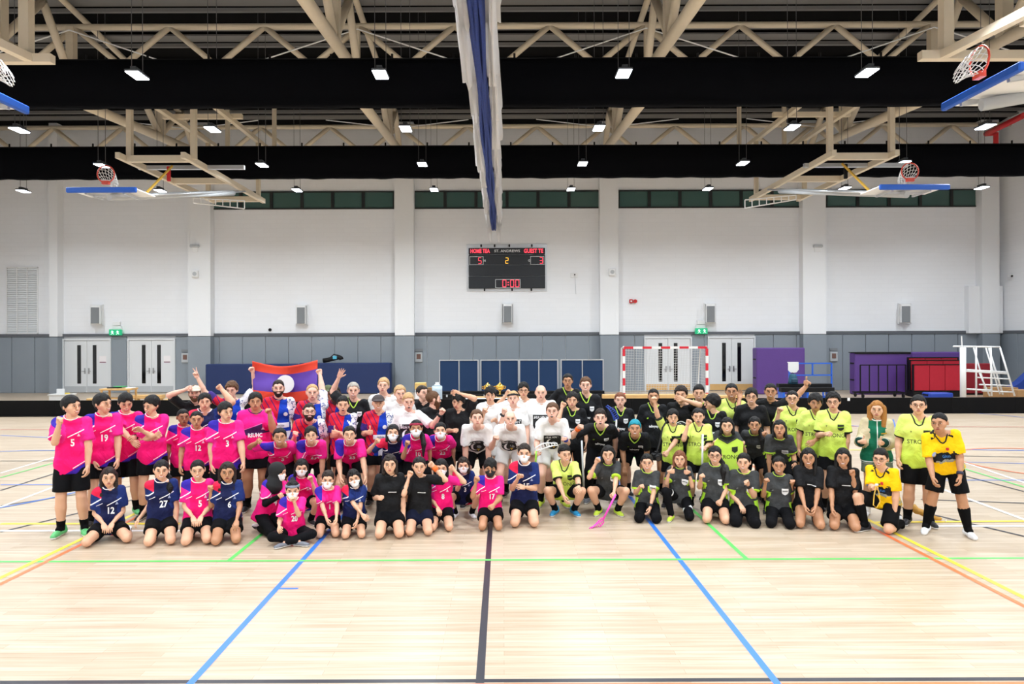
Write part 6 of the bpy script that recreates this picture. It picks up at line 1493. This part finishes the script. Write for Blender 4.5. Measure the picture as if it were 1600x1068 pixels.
p('young man with glasses and black fringe in white raising a fist', 818, 598, 11.2, 'stand', 'white', 1, 'fringe', 'black', (795, 612, .0), 'down', None, 'neutral', (0, 2, 0), gear=('glasses',), group=G_H)
p('big bald man in white printed shirt at the back', 845, 601, 10.8, 'stand', 'hh', 0, None, 'blond', 'down', 'down', None, 'neutral', (0, 2, 0), w=1.25, thin=False, group=G_H)
# black jerseys
p('man in black jersey with hands on hips standing far behind', 887, 584, 12.3, 'stand', 'blackj', 2, 'short', 'black', 'hip', 'hip', None, 'neutral', (0, 0, 0), group=G_B)
p('tall smiling man in black jersey, brown hair, at the back', 915, 589, 10.9, 'stand', 'blackj', 0, 'short', 'brown', 'down', 'down', None, 'smile', (0, 2, 0), thin=False, group=G_B)
p('man in black jersey with straight black hair and raised fist', 894, 613, 10.65, 'stand', 'blackj', 1, 'fringe', 'black', (880, 631, -.1), 'down', None, 'neutral', (0, 2, 3), low='pants', group=G_B)
p('cheering man in black jersey leaning, orange wristband on raised fist', 938, 640, 9.95, 'lean', 'blackj', 0, 'quiff', 'dark', (907, 665, -.15), 'down', None, 'open', (0, -4, 0), hfix=1.7, gear=('wLo',), thin=False, low='pants', shoe=6, group=G_B)
p('long haired fair man in black jersey beside a blue stick blade', 969, 613, 10.75, 'stand', 'blackj', 0, 'slick', 'auburn', (962, 672, -.2, 'grip'), 'down', None, 'neutral', (0, 0, 0), thin=False, group=G_B)
p('smiling man with bright blue hair in black jersey leaning forward', 992, 657, 9.95, 'lean', 'blackj', 2, 'quiff', 'blue', 'knee', 'knee', None, 'smile', (0, -6, 0), hfix=1.62, group=G_B)
p('man in black jersey with face hidden behind a raised fist', 1021, 607, 10.7, 'stand', 'blackj', 2, 'crop', 'black', 'down', 'down', None, 'neutral', (0, 2, 0), group=G_B)
# neon, right block
p('man in neon jersey with camera on strap, fist raised high', 1051, 640, 9.95, 'stand', 'neon', 1, 'fringe', 'black', (1020, 619, -.1), (1036, 716, -.28, 'grip'), None, 'open', (6, 2, 4), group=G_Y)
p('young man in black t-shirt with ring logo, hand over his mouth', 1064, 604, 10.7, 'stand', 'btee', 1, 'curly', 'dark', 'down', (1062, 622, -.16, 'relax', (1, -.2, -.4)), None, 'neutral', (-6, 2, 0), name_print='hcx')
p('smiling man in black jersey behind the open mouthed neon player', 1092, 602, 10.9, 'stand', 'blackj', 1, 'quiff', 'black', 'down', 'down', None, 'smile', (0, 2, 0), group=G_B)
p('man in black jersey with bowl haircut turned away to the left', 1113, 617, 10.35, 'stand', 'blackj', 1, 'mop', 'black', 'down', 'down', None, 'neutral', (-78, 4, 0), head=-8, group=G_B)
p('open mouthed young man in neon jersey with fist and white stick', 1091, 638, 9.85, 'stand', 'neon', 1, 'short', 'black', (1076, 658, -.1), (1100, 700, -.28, 'grip'), None, 'open', (0, 2, 0), group=G_Y)
p('girl in grey jersey holding up a spare neon jersey', 1136, 652, 9.8, 'lean', 'grey', 1, 'bob', 'black', (1117, 689, -.22, 'fist'), (1160, 691, -.22, 'fist'), None, 'smile', (0, 2, 0), fem=True, hfix=1.48, group=G_G)
p('smiling long haired man in neon jersey with hand by his ear', 1143, 599, 10.7, 'stand', 'neon', 2, 'slick', 'black', 'down', (1156, 618, -.05, 'relax'), None, 'smile', (0, 2, 0), group=G_Y)
p('man with glasses in plain black t-shirt standing in right block', 1174, 607, 10.35, 'stand', 'btee', 1, 'fringe', 'black', 'down', 'down', None, 'smile', (0, 2, 0), gear=('glasses',), name_print=False, w=1.08)
p('tall man in dark t-shirt, thumb raised high behind others', 1204, 599, 10.7, 'stand', 'btee', 2, 'slick', 'black', 'down', (1268, 594, .0, 'thumb', (.3, 0, -1)), None, 'smile', (0, 2, 0), gear=('wRk',), name_print=False)
p('girl in grey jersey standing with long dark hair, fist raised', 1179, 651, 9.9, 'lean', 'grey', 2, 'tailR', 'black', 'down', (1194, 676, -.12), None, 'smile', (0, 2, 0), fem=True, hfix=1.48, group=G_G)
p('woman in grey jersey leaning with hand and watch on knee', 1218, 656, 9.35, 'lean', 'grey', 2, 'bob', 'black', 'knee', (1243, 728, -.15, 'relax'), None, 'neutral', (0, -4, 0), fem=True, hfix=1.5, gear=('wRk',), group=G_G)
p('short haired man with glasses in neon jersey, fist at left', 1238, 610, 10.3, 'stand', 'neon', 1, 'crop', 'black', (1218, 639, -.1), 'down', None, 'smile', (0, 2, 0), gear=('glasses',), group=G_Y)
p('young man with wavy black hair in neon jersey, hand across waist', 1274, 616, 9.9, 'stand', 'neon', 2, 'mop', 'black', 'down', (1268, 692, -.25, 'relax'), None, 'neutral', (4, 2, 0), group=G_Y)
p('young man with glasses and curly fringe in neon jersey, right end', 1302, 614, 9.6, 'stand', 'neon', 1, 'curly', 'black', (1294, 677, -.22), (1322, 735, -.05, 'relax'), None, 'neutral', (-6, 3, -4), gear=('glasses',), group=G_Y)

# ------------------------------------------------------------------ things people hold
def stick(label, A, B, blade, mshaft, mblade, grip=None):
    """floorball stick: shaft from A to B, curved slotted blade at B"""
    A, B = Vector(A), Vector(B); t = thing('floorball_stick', label, 'stick', tuple(B)); a = A - B; dr = -a.normalized()
    MB().tube([a, Vector((0, 0, 0))], .013, 8).build('shaft', mshaft, t, smooth=True)
    if grip: MB().tube([a, a.lerp(Vector((0, 0, 0)), .3)], .0165, 8).build('grip', grip, t, smooth=True)
    bl = Vector(blade); u = bl.normalized(); L = bl.length; s = dr.cross(u).normalized(); b_ = u.cross(s).normalized()
    bm = MB(); n = 8
    def pt(i, side): f = i/n; w = .042*(1-.35*f)*(.6+.4*math.sin(math.pi*min(1, f+.25))); return u*L*f + b_*(side*w + .03*math.sin(math.pi*f)) + s*(.02*math.sin(math.pi*f))
    bm.tube([pt(i, 1) for i in range(n+1)] + [pt(n-i, -1) for i in range(n+1)] + [pt(0, 1)], .0075, 6)
    for i in range(1, n): bm.tube([pt(i, 1), pt(i, -1)], .006, 5)
    bm.tube([pt(0, 0), u*L*.92], .007, 5); bm.build('blade', mblade, t)
    return t
M_PINKB = mat('stick_pink', (232, 70, 180), .4); M_BLUEB = mat('stick_blue', (34, 70, 170), .4); M_WHB = mat('stick_white', (238, 238, 236), .4); M_GRS = mat('stick_green', (150, 210, 60), .4)
stick('stick with pink blade resting on the floor in front of squatting woman', W(962, 772, 9.06), W(942, 812, 8.95), W(925, 826, 8.85) - W(945, 812, 8.95), M_PINKB, M_PINKB)
stick('stick with white slotted blade held up by the shouting man', W(836, 738, 9.66), W(838, 704, 9.62), W(871, 694, 9.55) - W(838, 704, 9.62), M_GRS, M_WHB)
stick('stick with blue blade held up beside the long haired man', W(962, 690, 10.5), W(963, 655, 10.5), W(948, 634, 10.52) - W(963, 655, 10.5), M_WHB, M_BLUEB)
stick('stick with white shaft held upright by open mouthed neon player', W(1098, 678, 9.52), W(1097, 742, 9.5), W(1110, 748, 9.45) - W(1097, 742, 9.5), M_WHB, M_WHB)
stick('stick with silver shaft hanging below the orange wristband', W(909, 688, 9.78), W(912, 768, 9.75), W(924, 774, 9.7) - W(912, 768, 9.75), M_LGREY, M_BLK)
# camera on a strap
c = W(1026, 713, 9.62); t = thing('camera', 'black photo camera hanging from the neon player on a strap', 'camera', c)
MB().bbox(-.075, .075, -.03, .04, -.05, .05, .015).build('body', M_BLK, t); MB().bbox(-.03, .03, -.02, .03, .05, .075, .01).build('viewfinder', M_BLK, t); MB().tube([(0, -.03, 0), (0, -.11, -.01)], .038, 14).build('lens', M_BLK, t, smooth=True); MB().tube([(0, -.11, -.01), (0, -.113, -.01)], .03, 14).build('lens_glass', M_BGLASS, t)
sp = [W(1026, 707, 9.6), W(1031, 690, 9.66), W(1035, 668, 9.74), W(1042, 657, 9.84)]
MB().tube([q - c for q in sp], .012, 6).build('strap', M_BLK, t)
# spare jersey held up
def cloth_panel(name, label, cat, outline, d, m, th=.012):
    q = [W(x, y, d) for x, y in outline]; o = q[0].copy(); t = thing(name, label, cat, o)
    return t, [(v_.x-o.x, v_.z-o.z) for v_ in q]
dj = 9.56; t, ol = cloth_panel('spare_jersey', 'neon jersey held up in front of the girl in grey', 'jersey', [(1116, 690), (1122, 684), (1136, 692), (1150, 684), (1161, 690), (1160, 738), (1117, 738)], dj, None)
b = MB(); b.prism(ol[::-1], -.012, .012); b.build('cloth', mat('neon_cloth', (208, 242, 84), .75, bump=.4, bscale=9), t)
kq = dj/FPX; b = MB(); b.tube([(ol[1][0], -.016, ol[1][1]), (ol[2][0], -.016, ol[2][1]), (ol[3][0], -.016, ol[3][1])], .009, 6); b.build('collar', M_TRIMC['dark'], t)
MB().prism([(ol[2][0]+x*kq, ol[2][1]+z*kq) for x, z in ((7, -6), (16, -5), (16, -12), (11.5, -15), (7, -12))], -.018, -.013).build('crest', M_PRINT['darkgreen'], t)
flat_text('STRONG', t, M_PRINT['black'], ol[2][0]+1*kq, -.015, ol[2][1]-21*kq, 6*kq, width=34*kq, bold=0)
# flag
fl = thing('flag', 'red and blue national flag with white disc held behind the group', 'flag', W(440, 580, 11.05)); o = fl.location; n = 28; m_ = 18; V = []; F = []; mi = []
for i in range(n+1):
    u = i/n
    for j in range(m_+1):
        v_ = j/m_; pxl = 394 + u*102 + (2 if u < .5 else -1)*v_; sag = 9*math.sin(math.pi*u)*(1-v_*.6); q = W(pxl, 564 + sag + v_*62 - (u*2), 11.05 + .05*math.sin(u*9+v_*3) + .03*math.sin(v_*7)); V.append(q - o)
for i in range(n):
    for j in range(m_):
        F.append((i*(m_+1)+j, i*(m_+1)+j+1, (i+1)*(m_+1)+j+1, (i+1)*(m_+1)+j)); u, v_ = (i+.5)/n, (j+.5)/m_
        mi.append(0 if v_ < .22 or v_ > .74 else 1)
me = bpy.data.meshes.new('flag_cloth'); me.from_pydata(V, [], F); me.materials.append(mat('flag_red', (228, 70, 46), .8)); me.materials.append(mat('flag_blue', (92, 60, 158), .8)); me.polygons.foreach_set('material_index', mi); me.polygons.foreach_set('use_smooth', [True]*len(F)); me.update()
fo = link('cloth', me, fl); md = fo.modifiers.new('thick', 'SOLIDIFY'); md.thickness = .006
b = MB(); cu, cv = .5, .47; rr = .016
V = [W(394 + 102*cu + .5, 564 + 9*.72 + 62*cv, 10.985) - o]
ring = [W(394 + 102*cu + .5 + 14*math.cos(2*math.pi*k_/28), 564 + 9*.72 + 62*cv + 14*math.sin(2*math.pi*k_/28), 10.975) - o for k_ in range(28)]
bm = MB(); bm.add([q for q in ring] + [q + Vector((0, .008, 0)) for q in ring], [tuple(range(28))[::-1], tuple(range(28, 56))] + [(k_, (k_+1) % 28, 28+(k_+1) % 28, 28+k_) for k_ in range(28)]); bm.build('white_disc', M_WHITE, fl)
# whistle with lanyard
c = W(1369, 757, 8.4); t = thing('whistle', 'whistle on a yellow lanyard in the kneeling referee hand', 'whistle', c)
MB().tube([(-.01, 0, 0), (.02, 0, 0)], .014, 10).build('body', M_WHITE, t); MB().bbox(.01, .05, -.008, .008, .002, .014, .003).build('mouthpiece', M_BLK, t)
MB().tube([(0, 0, -.01), (-.03, -.01, -.12), (-.04, -.01, -.24), (0, -.01, -.27), (.04, -.01, -.2), (.03, 0, -.08), (.0, 0, -.01)], .006, 6).build('lanyard', M_YEL, t)
# bag on the floor behind the referees
c = W(1446, 824, 9.2); t = thing('drawstring_bag', 'crumpled ochre bag on the floor behind the referees', 'bag', (c.x, c.y, 0)); b = MB(); b.tube([(-.12, .08, .16), (-.1, .02, .12), (-.03, .04, .1), (.0, -.03, .07), (.07, .01, .06), (.12, -.04, .035), (.18, -.03, .03)], .05, 9, r2=.022); b.build('cloth', mat('ochre_cloth', (200, 150, 70), .8, bump=.5, bscale=20), t, smooth=True); MB().tube([(.18, -.03, .05), (.24, -.05, .02), (.2, -.1, .012)], .006, 5).build('cord', M_WHITE, t)
